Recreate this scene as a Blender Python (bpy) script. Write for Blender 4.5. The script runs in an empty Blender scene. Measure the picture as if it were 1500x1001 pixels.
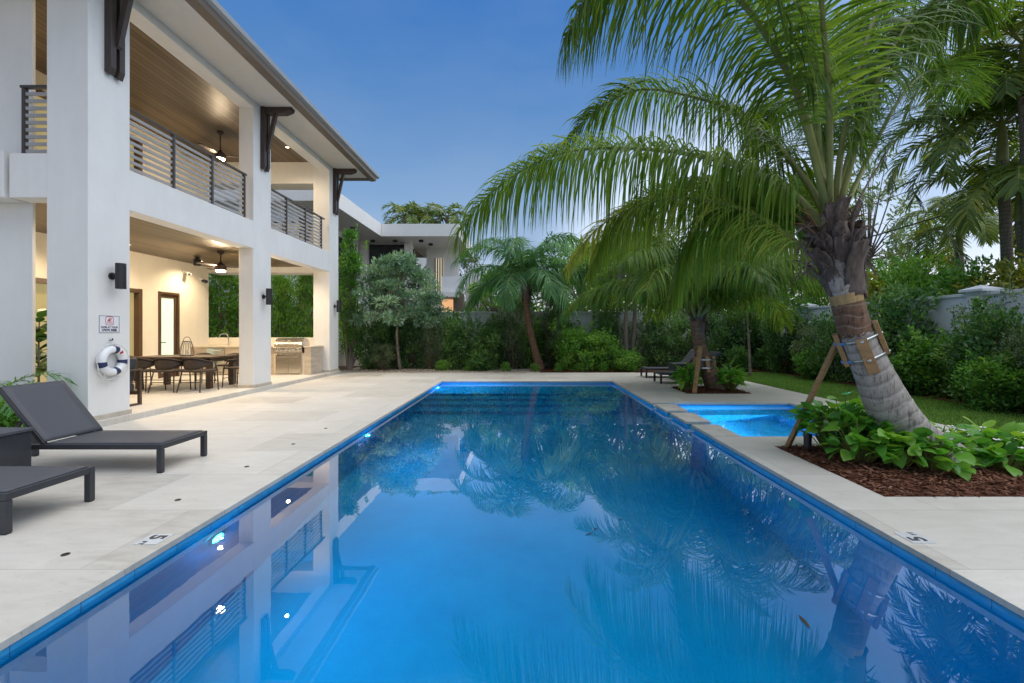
import bpy, bmesh, math, random
import numpy as np
from mathutils import Vector, Matrix
R = math.radians
random.seed(7)
scene = bpy.context.scene
COL = scene.collection

# ------------------------------------------------------------------ helpers
H, F, VX, VY = 1.3, 650.0, 768.5, 486.5
def at(px, py, Y):
    """a point of the photograph at a given distance -> a place in the garden"""
    return Vector(((px - VX) * Y / F, Y, H - (py - VY) * Y / F))

def tag(o, label=None, cat=None, group=None, kind=None):
    if label: o['label'] = label
    if cat: o['category'] = cat
    if group: o['group'] = group
    if kind: o['kind'] = kind
    return o

def empty(name, loc=(0, 0, 0), rz=0.0, parent=None):
    o = bpy.data.objects.new(name, None)
    o.empty_display_size = 0.2
    COL.objects.link(o)
    o.location = loc
    o.rotation_euler = (0, 0, rz)
    if parent: o.parent = parent
    return o

def thing(name, loc, label, cat, group=None, rz=0.0):
    return tag(empty(name, loc, rz), label, cat, group)

KIDS = {}
def link(o, parent):
    COL.objects.link(o)
    if parent is not None:
        o.parent = parent
        KIDS.setdefault(parent.name, []).append(o)
    return o

def copy_tree(o, parent=None):
    c = o.copy()
    COL.objects.link(c)
    if parent is not None:
        c.parent = parent
        c.matrix_parent_inverse = o.matrix_parent_inverse
        KIDS.setdefault(parent.name, []).append(c)
    for ch in list(KIDS.get(o.name, [])):
        copy_tree(ch, c)
    return c

def wloc(o):
    v = Vector((0, 0, 0))
    while o is not None:
        v += Vector(o.location)
        o = o.parent
    return v

class MB:
    """collects shapes, builds ONE mesh object"""
    def __init__(s):
        s.v, s.f, s.m, s.al = [], [], [], []
    def _add(s, vs, fs, mi=0, al=None):
        b = len(s.v)
        s.v += [tuple(p) for p in vs]
        s.al += list(al) if al is not None else [0.0] * len(vs)
        s.f += [tuple(b + i for i in f) for f in fs]
        s.m += [mi] * len(fs)
        return s
    def box(s, x0, x1, y0, y1, z0, z1, mi=0):
        vs = [(x0,y0,z0),(x1,y0,z0),(x1,y1,z0),(x0,y1,z0),(x0,y0,z1),(x1,y0,z1),(x1,y1,z1),(x0,y1,z1)]
        return s._add(vs, [(0,3,2,1),(4,5,6,7),(0,1,5,4),(1,2,6,5),(2,3,7,6),(3,0,4,7)], mi)
    def bar(s, a, b, w, h, mi=0, up=(0,0,1), twist=0.0):
        a, b = Vector(a), Vector(b)
        d = (b - a).normalized()
        u = Vector(up)
        if abs(d.dot(u)) > .98: u = Vector((0,1,0))
        x = d.cross(u).normalized(); y = x.cross(d).normalized()
        if twist:
            q = Matrix.Rotation(twist, 3, d); x = q @ x; y = q @ y
        vs = []
        for p in (a, b):
            for sx, sy in ((-1,-1),(1,-1),(1,1),(-1,1)):
                vs.append(p + x * (sx * w / 2) + y * (sy * h / 2))
        return s._add(vs, [(3,2,1,0),(4,5,6,7),(0,1,5,4),(1,2,6,5),(2,3,7,6),(3,0,4,7)], mi)
    def tube(s, pts, r, n=8, mi=0, cap=True, jitter=0.0):
        pts = [Vector(p) for p in pts]
        k = len(pts)
        rs = r if isinstance(r, (list, tuple)) else [r] * k
        prev = None
        vs, al, L = [], [], 0.0
        for i, p in enumerate(pts):
            d = (pts[min(i+1, k-1)] - pts[max(i-1, 0)])
            if d.length < 1e-9: d = Vector((0,0,1))
            d.normalize()
            if prev is None:
                u = Vector((1,0,0)) if abs(d.x) < .9 else Vector((0,1,0))
            else: u = prev
            x = (u - d * u.dot(d)).normalized(); y = d.cross(x); prev = x
            if i: L += (p - pts[i-1]).length
            for j in range(n):
                a = 2 * math.pi * j / n
                rr = rs[i] * (1 + (random.uniform(-jitter, jitter) if jitter else 0))
                vs.append(p + (x * math.cos(a) + y * math.sin(a)) * rr); al.append(L)
        fs = []
        for i in range(k - 1):
            for j in range(n):
                a, b = i*n + j, i*n + (j+1) % n
                fs.append((a, b, b + n, a + n))
        if cap:
            fs.append(tuple(range(n - 1, -1, -1))); fs.append(tuple((k-1)*n + j for j in range(n)))
        return s._add(vs, fs, mi, al)
    def cyl(s, c, r, h, n=24, mi=0, axis='z', r2=None):
        c = Vector(c)
        ax = {'z': Vector((0,0,1)), 'x': Vector((1,0,0)), 'y': Vector((0,1,0))}[axis]
        return s.tube([c, c + ax * h], [r, r if r2 is None else r2], n, mi)
    def lathe(s, c, prof, n=32, mi=0, axis='z', cap=True):
        """prof = [(radius, height)]"""
        c = Vector(c); vs = []; fs = []
        for (r, z) in prof:
            for j in range(n):
                a = 2*math.pi*j/n
                q = (r*math.cos(a), r*math.sin(a), z)
                if axis == 'x': q = (z, q[0], q[1])
                if axis == 'y': q = (q[1], z, q[0])
                vs.append(c + Vector(q))
        k = len(prof)
        for i in range(k-1):
            for j in range(n):
                a, b = i*n+j, i*n+(j+1) % n
                fs.append((a, b, b+n, a+n))
        if cap:
            fs.append(tuple(range(n-1,-1,-1))); fs.append(tuple((k-1)*n+j for j in range(n)))
        return s._add(vs, fs, mi)
    def prism(s, poly, y0, y1, mi=0, axis='y'):
        """poly of (a,b) extruded along an axis: y -> (x,z), x -> (y,z), z -> (x,y)"""
        n = len(poly)
        def P(a, b, t):
            return {'y': (a, t, b), 'x': (t, a, b), 'z': (a, b, t)}[axis]
        vs = [P(a, b, y0) for a, b in poly] + [P(a, b, y1) for a, b in poly]
        fs = [tuple(range(n-1,-1,-1)), tuple(n+i for i in range(n))]
        fs += [(i, (i+1) % n, n+(i+1) % n, n+i) for i in range(n)]
        return s._add(vs, fs, mi)
    def quad(s, a, b, c, d, mi=0):
        return s._add([a, b, c, d], [(0,1,2,3)], mi)
    def torus(s, c, Rr, r, n=48, k=14, axis='x', a0=0.0, a1=2*math.pi, mi=0):
        c = Vector(c); vs, fs = [], []
        full = abs(a1 - a0 - 2*math.pi) < 1e-6
        m = n if full else n + 1
        for i in range(m):
            a = a0 + (a1 - a0) * i / n
            for j in range(k):
                b = 2*math.pi*j/k
                q = ((Rr + r*math.cos(b))*math.cos(a), (Rr + r*math.cos(b))*math.sin(a), r*math.sin(b))
                if axis == 'x': q = (q[2], q[0], q[1])
                vs.append(c + Vector(q))
        for i in range(n):
            for j in range(k):
                i2 = (i+1) % m
                fs.append((i*k+j, i2*k+j, i2*k+(j+1) % k, i*k+(j+1) % k))
        return s._add(vs, fs, mi)
    def build(s, name, mats, parent=None, smooth=False, bevel=0.0, local=False, recalc=True):
        off = Vector((0,0,0)) if (local or parent is None) else wloc(parent)
        me = bpy.data.meshes.new(name)
        me.from_pydata([(x-off.x, y-off.y, z-off.z) for x, y, z in s.v], [], s.f)
        if not isinstance(mats, (list, tuple)): mats = [mats]
        for m in mats: me.materials.append(m)
        me.polygons.foreach_set('material_index', s.m)
        if any(s.al):
            a = me.attributes.new('along', 'FLOAT', 'POINT'); a.data.foreach_set('value', s.al)
        if recalc:
            bm = bmesh.new(); bm.from_mesh(me)
            bmesh.ops.recalc_face_normals(bm, faces=bm.faces)
            bm.to_mesh(me); bm.free()
        if smooth:
            me.polygons.foreach_set('use_smooth', [True] * len(me.polygons))
            me.set_sharp_from_angle(angle=R(38))
        o = bpy.data.objects.new(name, me)
        link(o, parent)
        if bevel > 0:
            md = o.modifiers.new('edge', 'BEVEL'); md.width = bevel; md.segments = 2
            md.limit_method = 'ANGLE'; md.angle_limit = R(40)
        return o

# ---- leaf geometry (numpy)
rng = np.random.default_rng(11)
def nrm(a):
    return a / np.maximum(np.linalg.norm(a, axis=-1, keepdims=True), 1e-9)

class LB:
    """collects leaf strips and twigs, builds ONE mesh object with a per-face tint"""
    def __init__(s):
        s.V, s.Fq, s.M, s.T, s.n = [], [], [], [], 0
    def strips(s, base, d, side, length, width, droop=0.3, seg=3, prof=None, mi=0, tint=None, fold=0.0, early=False):
        N = len(base)
        d = nrm(d); side = nrm(side - (side * d).sum(-1, keepdims=True) * d)
        prof = prof or [.35, 1, .8, .05]
        p = base.copy(); rows = []
        length = np.broadcast_to(length, (N,)); width = np.broadcast_to(width, (N,)); droop = np.broadcast_to(droop, (N,))
        cols = 3 if fold else 2
        for k in range(seg + 1):
            w = (width * prof[k] * .5)[:, None]
            nn = np.cross(d, side)
            sd = nrm(side - (side * d).sum(-1, keepdims=True) * d)
            if cols == 2: rows += [p - sd * w, p + sd * w]
            else:
                nn = np.cross(sd, d); nn = nn * np.where(nn[:, 2:3] < 0, -1, 1)
                rows += [p - sd * w + nn * w * fold, p.copy(), p + sd * w + nn * w * fold]
            p = p + d * (length / seg)[:, None]
            d = nrm(d + np.array([0, 0, -1.0]) * (droop * ((1.25 if k == 0 else .8) if early else (k + 1) / seg))[:, None])
        V = np.stack(rows, 1)            # N, rows, 3
        rn = V.shape[1]
        f = []
        for k in range(seg):
            for c in range(cols - 1):
                a = k * cols + c
                f.append([a, a + 1, a + cols + 1, a + cols])
        f = np.array(f)
        FQ = (np.arange(N)[:, None, None] * rn + f[None]).reshape(-1, 4) + s.n
        s.V.append(V.reshape(-1, 3)); s.Fq.append(FQ); s.n += N * rn
        t = rng.random(N) if tint is None else np.broadcast_to(tint, (N,))
        s.T.append(np.repeat(t, len(f))); s.M.append(np.full(len(FQ), mi))
        return s
    def tubes(s, polys, radii, n=6, mi=1, tint=.5):
        for pts, r in zip(polys, radii):
            mb = MB(); mb.tube(pts, r, n, cap=False)
            V = np.array([tuple(v) for v in mb.v]); FQ = np.array(mb.f) + s.n
            s.V.append(V); s.Fq.append(FQ); s.n += len(V)
            s.T.append(np.full(len(FQ), tint)); s.M.append(np.full(len(FQ), mi))
        return s
    def mesh(s, name, mats, off=(0,0,0)):
        V = np.concatenate(s.V) - np.array(off); FQ = np.concatenate(s.Fq)
        M = np.concatenate(s.M); T = np.concatenate(s.T)
        me = bpy.data.meshes.new(name)
        me.vertices.add(len(V)); me.vertices.foreach_set('co', V.astype(np.float32).ravel())
        me.loops.add(FQ.size); me.loops.foreach_set('vertex_index', FQ.astype(np.int32).ravel())
        me.polygons.add(len(FQ)); me.polygons.foreach_set('loop_start', np.arange(0, FQ.size, 4, dtype=np.int32))
        for m in (mats if isinstance(mats, (list, tuple)) else [mats]): me.materials.append(m)
        me.polygons.foreach_set('material_index', M.astype(np.int32))
        me.update(calc_edges=True)
        a = me.attributes.new('tint', 'FLOAT', 'FACE'); a.data.foreach_set('value', T.astype(np.float32))
        me.polygons.foreach_set('use_smooth', [True] * len(FQ))
        return me
    def build(s, name, mats, parent=None, local=False):
        off = (0,0,0) if (local or parent is None) else tuple(wloc(parent))
        o = bpy.data.objects.new(name, s.mesh(name, mats, off))
        return link(o, parent)

def catmull(pts, n):
    P = [Vector(p) for p in pts]
    P = [P[0]*2 - P[1]] + P + [P[-1]*2 - P[-2]]
    out = []
    segs = len(P) - 3
    for i in range(n + 1):
        t = i / n * segs; k = min(int(t), segs - 1); u = t - k
        a, b, c, d = P[k:k+4]
        out.append(.5 * ((2*b) + (c-a)*u + (2*a-5*b+4*c-d)*u*u + (3*b-a-3*c+d)*u**3))
    return out

# ------------------------------------------------------------------ materials
MATS = {}
class N:
    def __init__(s, name):
        s.m = bpy.data.materials.new(name); s.m.use_nodes = True
        s.t = s.m.node_tree; s.n = s.t.nodes; s.l = s.t.links
        s.b = s.n['Principled BSDF']; s.out = s.n['Material Output']
    def new(s, t, **kw):
        o = s.n.new(t)
        for k, v in kw.items():
            if hasattr(o, k): setattr(o, k, v)
            else: o.inputs[k.replace('_', ' ')].default_value = v
        return o
    def ramp(s, fac, stops):
        r = s.new('ShaderNodeValToRGB'); e = r.color_ramp.elements
        while len(e) < len(stops): e.new(.5)
        for el, (p, c) in zip(e, stops):
            el.position = p; el.color = (*c, 1) if len(c) == 3 else c
        if fac is not None: s.l.new(fac, r.inputs[0])
        return r.outputs[0]
    def math(s, op, a, b=None, c=None):
        m = s.new('ShaderNodeMath'); m.operation = op
        for i, x in enumerate((a, b, c)):
            if x is None: continue
            if isinstance(x, (int, float)): m.inputs[i].default_value = x
            else: s.l.new(x, m.inputs[i])
        return m.outputs[0]
    def mix(s, f, a, b, mode='MIX'):
        m = s.new('ShaderNodeMix'); m.data_type = 'RGBA'; m.blend_type = mode
        for sock, x in ((m.inputs[0], f), (m.inputs[6], a), (m.inputs[7], b)):
            if isinstance(x, (int, float)): sock.default_value = x
            elif isinstance(x, tuple): sock.default_value = (*x, 1) if len(x) == 3 else x
            else: s.l.new(x, sock)
        return m.outputs[2]
    def coord(s, kind='Object', scale=None):
        c = s.new('ShaderNodeTexCoord').outputs[kind]
        if scale is None: return c
        mp = s.new('ShaderNodeMapping'); mp.inputs['Scale'].default_value = scale
        s.l.new(c, mp.inputs[0]); return mp.outputs[0]
    def noise(s, vec, scale=5, detail=4, rough=.55, dist=0.0):
        t = s.new('ShaderNodeTexNoise'); t.inputs['Scale'].default_value = scale
        t.inputs['Detail'].default_value = detail; t.inputs['Roughness'].default_value = rough
        t.inputs['Distortion'].default_value = dist
        s.l.new(vec, t.inputs['Vector']); return t.outputs['Fac']
    def bump(s, h, strength=.2, dist=.01):
        b = s.new('ShaderNodeBump'); b.inputs['Strength'].default_value = strength; b.inputs['Distance'].default_value = dist
        s.l.new(h, b.inputs['Height']); s.l.new(b.outputs[0], s.b.inputs['Normal']); return b
    def set(s, **kw):
        for k, v in kw.items():
            k = k.replace('_', ' ')
            sock = s.b.inputs[k]
            if isinstance(v, (int, float)): sock.default_value = v
            elif isinstance(v, tuple): sock.default_value = (*v, 1) if len(v) == 3 else v
            else: s.l.new(v, sock)
        return s

def plain(name, col, rough=.6, var=.12, scale=6, bump=.0, bdist=.004, metal=0.0, spec=.5, bscale=None, stretch=(1,1,1), coat=0.0):
    n = N(name); c = n.coord('Object', stretch)
    f = n.noise(c, scale, 5)
    lo = tuple(max(0, x*(1-var)) for x in col); hi = tuple(min(1, x*(1+var)) for x in col)
    n.set(Base_Color=n.ramp(f, [(.3, lo), (.7, hi)]), Roughness=n.math('MULTIPLY_ADD', f, .15, rough - .075), Metallic=metal)
    n.b.inputs['Specular IOR Level'].default_value = spec
    if coat: n.b.inputs['Coat Weight'].default_value = coat
    if bump: n.bump(n.noise(c, bscale or scale*8, 4), bump, bdist)
    MATS[name] = n.m
    return n.m

def stucco(name, col, rough=.85):
    n = N(name); c = n.coord('Object')
    big = n.noise(c, .9, 5); st = n.noise(n.coord('Object', (6, 6, .5)), 1.5, 4)
    f = n.math('ADD', n.math('MULTIPLY', big, .6), n.math('MULTIPLY', st, .4))
    lo = tuple(x*.965 for x in col); hi = tuple(min(1, x*1.03) for x in col)
    sp = n.new('ShaderNodeSeparateXYZ'); n.l.new(c, sp.inputs[0])
    blot = n.ramp(n.noise(n.coord('Object', (1, 1, .7)), 2.6, 7, .7, .5), [(.36, (.86, .85, .83)), (.56, (1, 1, 1))])
    n.set(Base_Color=n.mix(.22, n.ramp(f, [(.35, lo), (.65, hi)]), blot, 'MULTIPLY'), Roughness=rough)
    h = n.math('ADD', n.math('MULTIPLY', n.noise(c, 75, 6, .7), .5), n.noise(c, 9, 4, .6))
    n.bump(h, .16, .006)
    return n.m

def planks(name, c0, c1, pitch, axis='X', rough=.42):
    """boards of one pitch with dark grooves, grain along the other axis"""
    n = N(name); c = n.coord('Object'); sp = n.new('ShaderNodeSeparateXYZ'); n.l.new(c, sp.inputs[0])
    u = n.math('DIVIDE', sp.outputs[axis], pitch)
    fr = n.math('FRACT', u); idx = n.math('FLOOR', u)
    wn = n.new('ShaderNodeTexWhiteNoise'); wn.noise_dimensions = '1D'; n.l.new(idx, wn.inputs['W'])
    g = n.noise(n.coord('Object', (14, .8, 14) if axis == 'X' else (.8, 14, 14)), 2.2, 6, .6, .4)
    f = n.math('ADD', n.math('MULTIPLY', wn.outputs['Value'], .45), n.math('MULTIPLY', g, .55))
    col = n.ramp(f, [(.2, c0), (.8, c1)])
    ed = n.math('ABSOLUTE', n.math('SUBTRACT', fr, .5))
    gr = n.math('GREATER_THAN', ed, .435)
    n.set(Base_Color=n.mix(gr, col, tuple(x*.28 for x in c0)), Roughness=rough)
    n.bump(n.math('SUBTRACT', n.math('MULTIPLY', g, .1), gr), .5, .006)
    return n.m

def leafmat(name, stops, trans=.35, rough=.45, spec=.4, gain=2.0):
    n = N(name)
    stops = [(p, tuple(min(.6, x*gain) for x in c)) for p, c in stops]
    a = n.new('ShaderNodeAttribute'); a.attribute_name = 'tint'
    oi = n.new('ShaderNodeObjectInfo')
    big = n.noise(n.coord('Object'), 1.6, 3)
    f = n.math('ADD', n.math('ADD', n.math('MULTIPLY', a.outputs['Fac'], .62), n.math('MULTIPLY', big, .3)), n.math('MULTIPLY_ADD', oi.outputs['Random'], .16, -.04))
    col = n.ramp(f, stops)
    n.set(Base_Color=col, Roughness=rough); n.b.inputs['Specular IOR Level'].default_value = spec
    tr = n.new('ShaderNodeBsdfTranslucent'); n.l.new(n.mix(1.0, col, (1.25, 1.15, .5), 'MULTIPLY'), tr.inputs[0])
    mx = n.new('ShaderNodeMixShader'); mx.inputs[0].default_value = trans
    n.l.new(n.b.outputs[0], mx.inputs[1]); n.l.new(tr.outputs[0], mx.inputs[2]); n.l.new(mx.outputs[0], n.out.inputs[0])
    return n.m

def emit(name, col, strength):
    n = N(name); n.set(Base_Color=(.8,.8,.8), Emission_Color=col, Emission_Strength=strength, Roughness=.4)
    return n.m

M_white = stucco('white_stucco', (.765, .76, .74))
M_cream = stucco('paint_with_warm_light', (.80, .75, .64), .7)  # the white wall paint with warm lamp light put into its colour
M_ceil = planks('wood_plank_ceiling', (.090, .062, .036), (.175, .124, .074), .125, 'X')
M_soffit = stucco('painted_soffit', (.66, .64, .60), .75)
M_fascia = plain('bronze_fascia_metal', (.16, .125, .095), .45, .1, 3)
M_gutter = plain('grey_gutter_metal', (.30, .32, .34), .4, .08, 2)
M_bracket = plain('stained_bracket_wood', (.045, .030, .026), .5, .3, 5, .15, stretch=(6,6,1))
M_rail = plain('bronze_rail_metal', (.05, .043, .040), .42, .1, 4)
M_slat = plain('grey_bronze_slat', (.34, .33, .32), .4, .1, 4)
M_black = plain('black_powder_coat', (.018, .018, .021), .45, .15, 8)
M_frame = plain('charcoal_aluminium', (.036, .038, .045), .42, .12, 9)
M_doorf = plain('brown_door_frame', (.085, .048, .026), .45, .2, 7, stretch=(3,3,.6))
M_plinth = plain('limestone_plinth', (.50, .45, .37), .75, .14, 5, .1)
M_steel = plain('brushed_stainless_steel', (.62, .58, .52), .24, .06, 30, .05, .001, metal=1.0, stretch=(1, 1, 14))
M_chrome = plain('polished_chrome', (.75, .74, .72), .12, .03, 6, metal=1.0)
M_counter = plain('cream_quartz_counter', (.66, .58, .45), .3, .08, 8)
M_stonepanel = plain('travertine_panel', (.50, .42, .33), .5, .2, 2.5, .06, stretch=(1, 1, 5))
M_wicker = plain('brown_woven_wicker', (.036, .025, .019), .6, .35, 60, .5, .006, bscale=110)
M_tablewood = plain('dark_teak_table', (.075, .047, .030), .45, .25, 4, .08, stretch=(1, 9, 9))
M_ringwhite = plain('white_ring_vinyl', (.78, .79, .80), .4, .06, 9)
M_navy = plain('navy_ring_band', (.018, .028, .095), .5, .15, 14)
M_rope = plain('white_rope', (.66, .66, .64), .8, .12, 60, .3)
M_signw = plain('white_sign_face', (.78, .79, .82), .35, .03, 3)
M_signred = plain('red_sign_print', (.50, .03, .03), .4, .08, 20)
M_signink = plain('dark_sign_print', (.035, .035, .06), .45, .08, 20)
M_ink = plain('worn_marker_ink', (.045, .045, .05), .6, .4, 40)
M_tilew = plain('white_marker_tile', (.56, .58, .59), .35, .06, 12)
M_dirt = plain('brown_potting_soil', (.06, .04, .028), .95, .4, 20, .5)
M_pot = plain('dark_clay_pot', (.07, .055, .05), .6, .2, 6)
M_concrete = plain('grey_wall_render', (.68, .70, .72), .85, .10, 1.2, .06)
M_lumber = plain('weathered_lumber', (.34, .20, .085), .7, .25, 4, .2, stretch=(2, 2, 8))
M_strap = plain('galvanised_strap', (.55, .57, .58), .35, .15, 14, metal=1.0)
M_blue = plain('blue_strap_tape', (.10, .26, .52), .5, .1, 10)
M_cable = plain('black_cable_rubber', (.02, .02, .022), .6, .1, 5)
M_lampglass = emit('lit_lamp_glass', (1, .80, .50), 9.0)
M_poollamp = emit('lit_pool_lens', (.55, .80, 1.0), 30.0)

def deck_material():
    n = N('ivory_travertine_deck'); c = n.coord('Object')
    br = n.new('ShaderNodeTexBrick')
    br.offset = .5; br.inputs['Scale'].default_value = 1.0
    br.inputs['Brick Width'].default_value = 1.22; br.inputs['Row Height'].default_value = .81
    br.inputs['Mortar Size'].default_value = .0035; br.inputs['Mortar Smooth'].default_value = .3
    br.inputs['Color1'].default_value = (.1, .1, .1, 1); br.inputs['Color2'].default_value = (.9, .9, .9, 1)
    n.l.new(c, br.inputs['Vector'])
    big = n.noise(c, .7, 6, .6); med = n.noise(n.coord('Object', (1, 3.2, 1)), 3.0, 8, .68, .6)
    pit = n.noise(n.coord('Object', (1, 2.4, 1)), 26, 4, .6)
    sepc = n.new('ShaderNodeSeparateColor'); n.l.new(br.outputs['Color'], sepc.inputs[0])
    f = n.math('ADD', n.math('ADD', n.math('MULTIPLY', big, .33), n.math('MULTIPLY', med, .43)), n.math('MULTIPLY', sepc.outputs[0], .24))
    col = n.ramp(f, [(.28, (.37, .34, .285)), (.45, (.53, .50, .44)), (.60, (.61, .58, .52)), (.75, (.69, .665, .605))])
    pm = n.ramp(pit, [(.28, (0, 0, 0)), (.36, (1, 1, 1))])
    col = n.mix(1.0, col, n.mix(pm, (.70, .67, .62), (1, 1, 1)), 'MULTIPLY')
    col = n.mix(n.math('MULTIPLY', br.outputs['Fac'], .8), col, (.36, .34, .31))
    n.set(Base_Color=col, Roughness=n.math('MULTIPLY_ADD', med, .25, .50)); n.b.inputs['Specular IOR Level'].default_value = .35
    h = n.math('SUBTRACT', n.math('MULTIPLY', pit, .35), br.outputs['Fac'])
    n.bump(h, .25, .003)
    return n.m
M_deck = deck_material()

def pool_material(name, lo, hi, tile=0.0):
    n = N(name); c = n.coord('Object')
    f = n.math('ADD', n.math('MULTIPLY', n.noise(c, 1.4, 7, .65), .75), n.math('MULTIPLY', n.noise(c, 60, 2), .25))
    col = n.ramp(f, [(.32, lo), (.68, hi)])
    if tile:
        sp = n.new('ShaderNodeSeparateXYZ'); n.l.new(c, sp.inputs[0])
        u = n.math('FRACT', n.math('DIVIDE', n.math('ADD', sp.outputs[0], sp.outputs[1]), .305))
        gr = n.math('GREATER_THAN', n.math('ABSOLUTE', n.math('SUBTRACT', u, .5)), .490)
        scum = n.ramp(n.noise(n.coord('Object', (1, 1, 5)), 7, 6, .7), [(.35, (.72, .74, .76)), (.6, (1, 1, 1))])
        col = n.mix(1.0, col, scum, 'MULTIPLY'); col = n.mix(gr, col, (.10, .22, .36))
    n.set(Base_Color=col, Roughness=.55 if not tile else .15)
    return n.m
M_plaster = pool_material('blue_pool_plaster', (.08, .36, .64), (.13, .50, .80))
M_spaplaster = pool_material('pale_spa_plaster', (.20, .58, .78), (.26, .68, .88))
M_tile = pool_material('blue_waterline_tile', (.07, .45, .80), (.10, .52, .88), 1)

def water_material(name, tint, k):
    n = N(name)
    n.n.remove(n.b)
    c = n.coord('Object', (1, 1, 1))
    w = n.math('ADD', n.noise(c, 1.3, 2, .5, .2), n.math('MULTIPLY', n.noise(c, 6, 2), .12))
    b = n.new('ShaderNodeBump'); b.inputs['Strength'].default_value = .05; b.inputs['Distance'].default_value = .02
    n.l.new(w, b.inputs['Height'])
    gl = n.new('ShaderNodeBsdfGlossy'); gl.inputs['Roughness'].default_value = .0; gl.inputs['Color'].default_value = (1, 1, 1, 1)
    rf = n.new('ShaderNodeBsdfRefraction'); rf.inputs['Roughness'].default_value = .0; rf.inputs['IOR'].default_value = 1.333; rf.inputs['Color'].default_value = (*tint, 1)
    fr = n.new('ShaderNodeFresnel'); fr.inputs['IOR'].default_value = 1.333
    for x in (gl, rf, fr): n.l.new(b.outputs[0], x.inputs['Normal'])
    f = n.math('MINIMUM', n.math('MULTIPLY', fr.outputs[0], k), .60)
    mx = n.new('ShaderNodeMixShader'); n.l.new(f, mx.inputs[0]); n.l.new(rf.outputs[0], mx.inputs[1]); n.l.new(gl.outputs[0], mx.inputs[2])
    n.l.new(mx.outputs[0], n.out.inputs[0])
    return n.m
M_water = water_material('pool_water', (.05, .84, .93), 3.0)
M_spawater = water_material('spa_water', (.38, .95, .97), 1.1)

def glass_material(name, col, emis=None, es=0.0, rough=.06):
    n = N(name); n.set(Base_Color=col, Roughness=rough); n.b.inputs['Specular IOR Level'].default_value = .8
    if emis: n.set(Emission_Color=emis, Emission_Strength=es)
    return n.m
M_darkglass = glass_material('dark_window_glass', (.03, .035, .04))
M_frost = glass_material('lit_frosted_glass', (.55, .66, .58), (.72, .93, .74), .55, .35)
M_warmglass = glass_material('lit_sliding_glass', (.20, .17, .08), (.80, .66, .32), .34, .06)
M_creamglass = glass_material('lit_neighbour_window', (.3, .27, .2), (1.0, .86, .62), .45, .3)
M_warmroom = glass_material('lit_neighbour_room', (.3, .2, .12), (1.0, .52, .24), .75, .4)

def bark(name, lo, hi, ring=.11, ringc=(.45, .42, .38), amt=.6):
    n = N(name)
    a = n.new('ShaderNodeAttribute'); a.attribute_name = 'along'
    c = n.coord('Object')
    wob = n.noise(c, 2.2, 4)
    u = n.math('DIVIDE', n.math('ADD', a.outputs['Fac'], n.math('MULTIPLY', wob, .22)), ring)
    fr = n.math('FRACT', u)
    brk = n.ramp(n.noise(c, 5.5, 3), [(.38, (.15,.15,.15)), (.58, (1,1,1))])
    line = n.ramp(fr, [(0, (1,1,1)), (.10, (.25,.25,.25)), (.2, (0,0,0)), (.97, (0,0,0))])
    f = n.math('ADD', n.math('MULTIPLY', n.noise(n.coord('Object', (9, 9, 2)), 3, 6, .65), .6), n.math('MULTIPLY', wob, .4))
    col = n.ramp(f, [(.3, lo), (.7, hi)])
    crack = n.ramp(n.noise(n.coord('Object', (16, 16, 2.2)), 2.4, 5, .7), [(.33, (.30,.28,.26)), (.47, (1,1,1))])
    col = n.mix(1.0, col, crack, 'MULTIPLY')
    dk = n.ramp(fr, [(0, (1,1,1)), (.16, (1,1,1)), (.24, (.62,.60,.58)), (.6, (1,1,1))])
    col = n.mix(.8, col, dk, 'MULTIPLY')
    line = n.mix(1.0, line, brk, 'MULTIPLY')
    col = n.mix(n.math('MULTIPLY', line, amt), col, ringc)
    n.set(Base_Color=col, Roughness=.85)
    h = n.math('ADD', n.math('MULTIPLY', f, .6), n.math('MULTIPLY', line, .5))
    n.bump(h, .6, .012)
    return n.m
M_palmbark = bark('ringed_grey_palm_bark', (.24, .21, .185), (.47, .43, .39), .118, (.50,.46,.42))
M_palmbrown = bark('brown_palm_bark', (.10, .05, .03), (.26, .15, .09), .10, (.40, .35, .30), .5)
M_slimbark = bark('slim_palm_bark', (.17, .14, .11), (.30, .26, .21), .09, (.40, .37, .32), .5)
M_bark = plain('grey_tree_bark', (.20, .17, .14), .9, .35, 9, .6, .01, stretch=(1, 1, .25))
M_twig = plain('brown_twig_bark', (.12, .085, .06), .9, .3, 9)
M_boot = plain('fibrous_palm_boot', (.135, .10, .085), .9, .4, 5, .7, .01, stretch=(8, 8, 1))
M_petiole = plain('olive_palm_petiole', (.19, .21, .055), .5, .3, 3, stretch=(1, 1, 1))

M_coco = leafmat('coconut_frond_green', [(.12, (.014, .036, .008)), (.40, (.050, .098, .014)), (.70, (.125, .185, .024)), (.97, (.32, .28, .05))], .5, gain=2.15)
M_cocoy = leafmat('coconut_frond_yellowing', [(.1, (.06, .10, .02)), (.5, (.20, .22, .04)), (.9, (.42, .32, .08))], .5, gain=2.2)
M_cocod = leafmat('dark_palm_green', [(.12, (.010, .032, .014)), (.5, (.03, .085, .028)), (.9, (.09, .17, .04))], .4, gain=3.0)  # deeper, bluer green than the coconut fronds
M_royal = leafmat('royal_palm_green', [(.1, (.014, .030, .008)), (.45, (.05, .085, .016)), (.7, (.13, .14, .026)), (.92, (.32, .17, .05))], .45, gain=2.7)
M_hedge = leafmat('clusia_hedge_green', [(.12, (.007, .021, .008)), (.5, (.024, .062, .018)), (.92, (.085, .135, .034))], .35, .4, .5, gain=3.5)
M_olive = leafmat('grey_olive_foliage', [(.12, (.022, .036, .020)), (.5, (.06, .085, .046)), (.92, (.13, .16, .085))], .35, gain=3.0)
M_bright = leafmat('bright_shrub_green', [(.12, (.018, .05, .010)), (.5, (.06, .15, .024)), (.92, (.16, .28, .05))], .4, gain=2.7)
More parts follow.
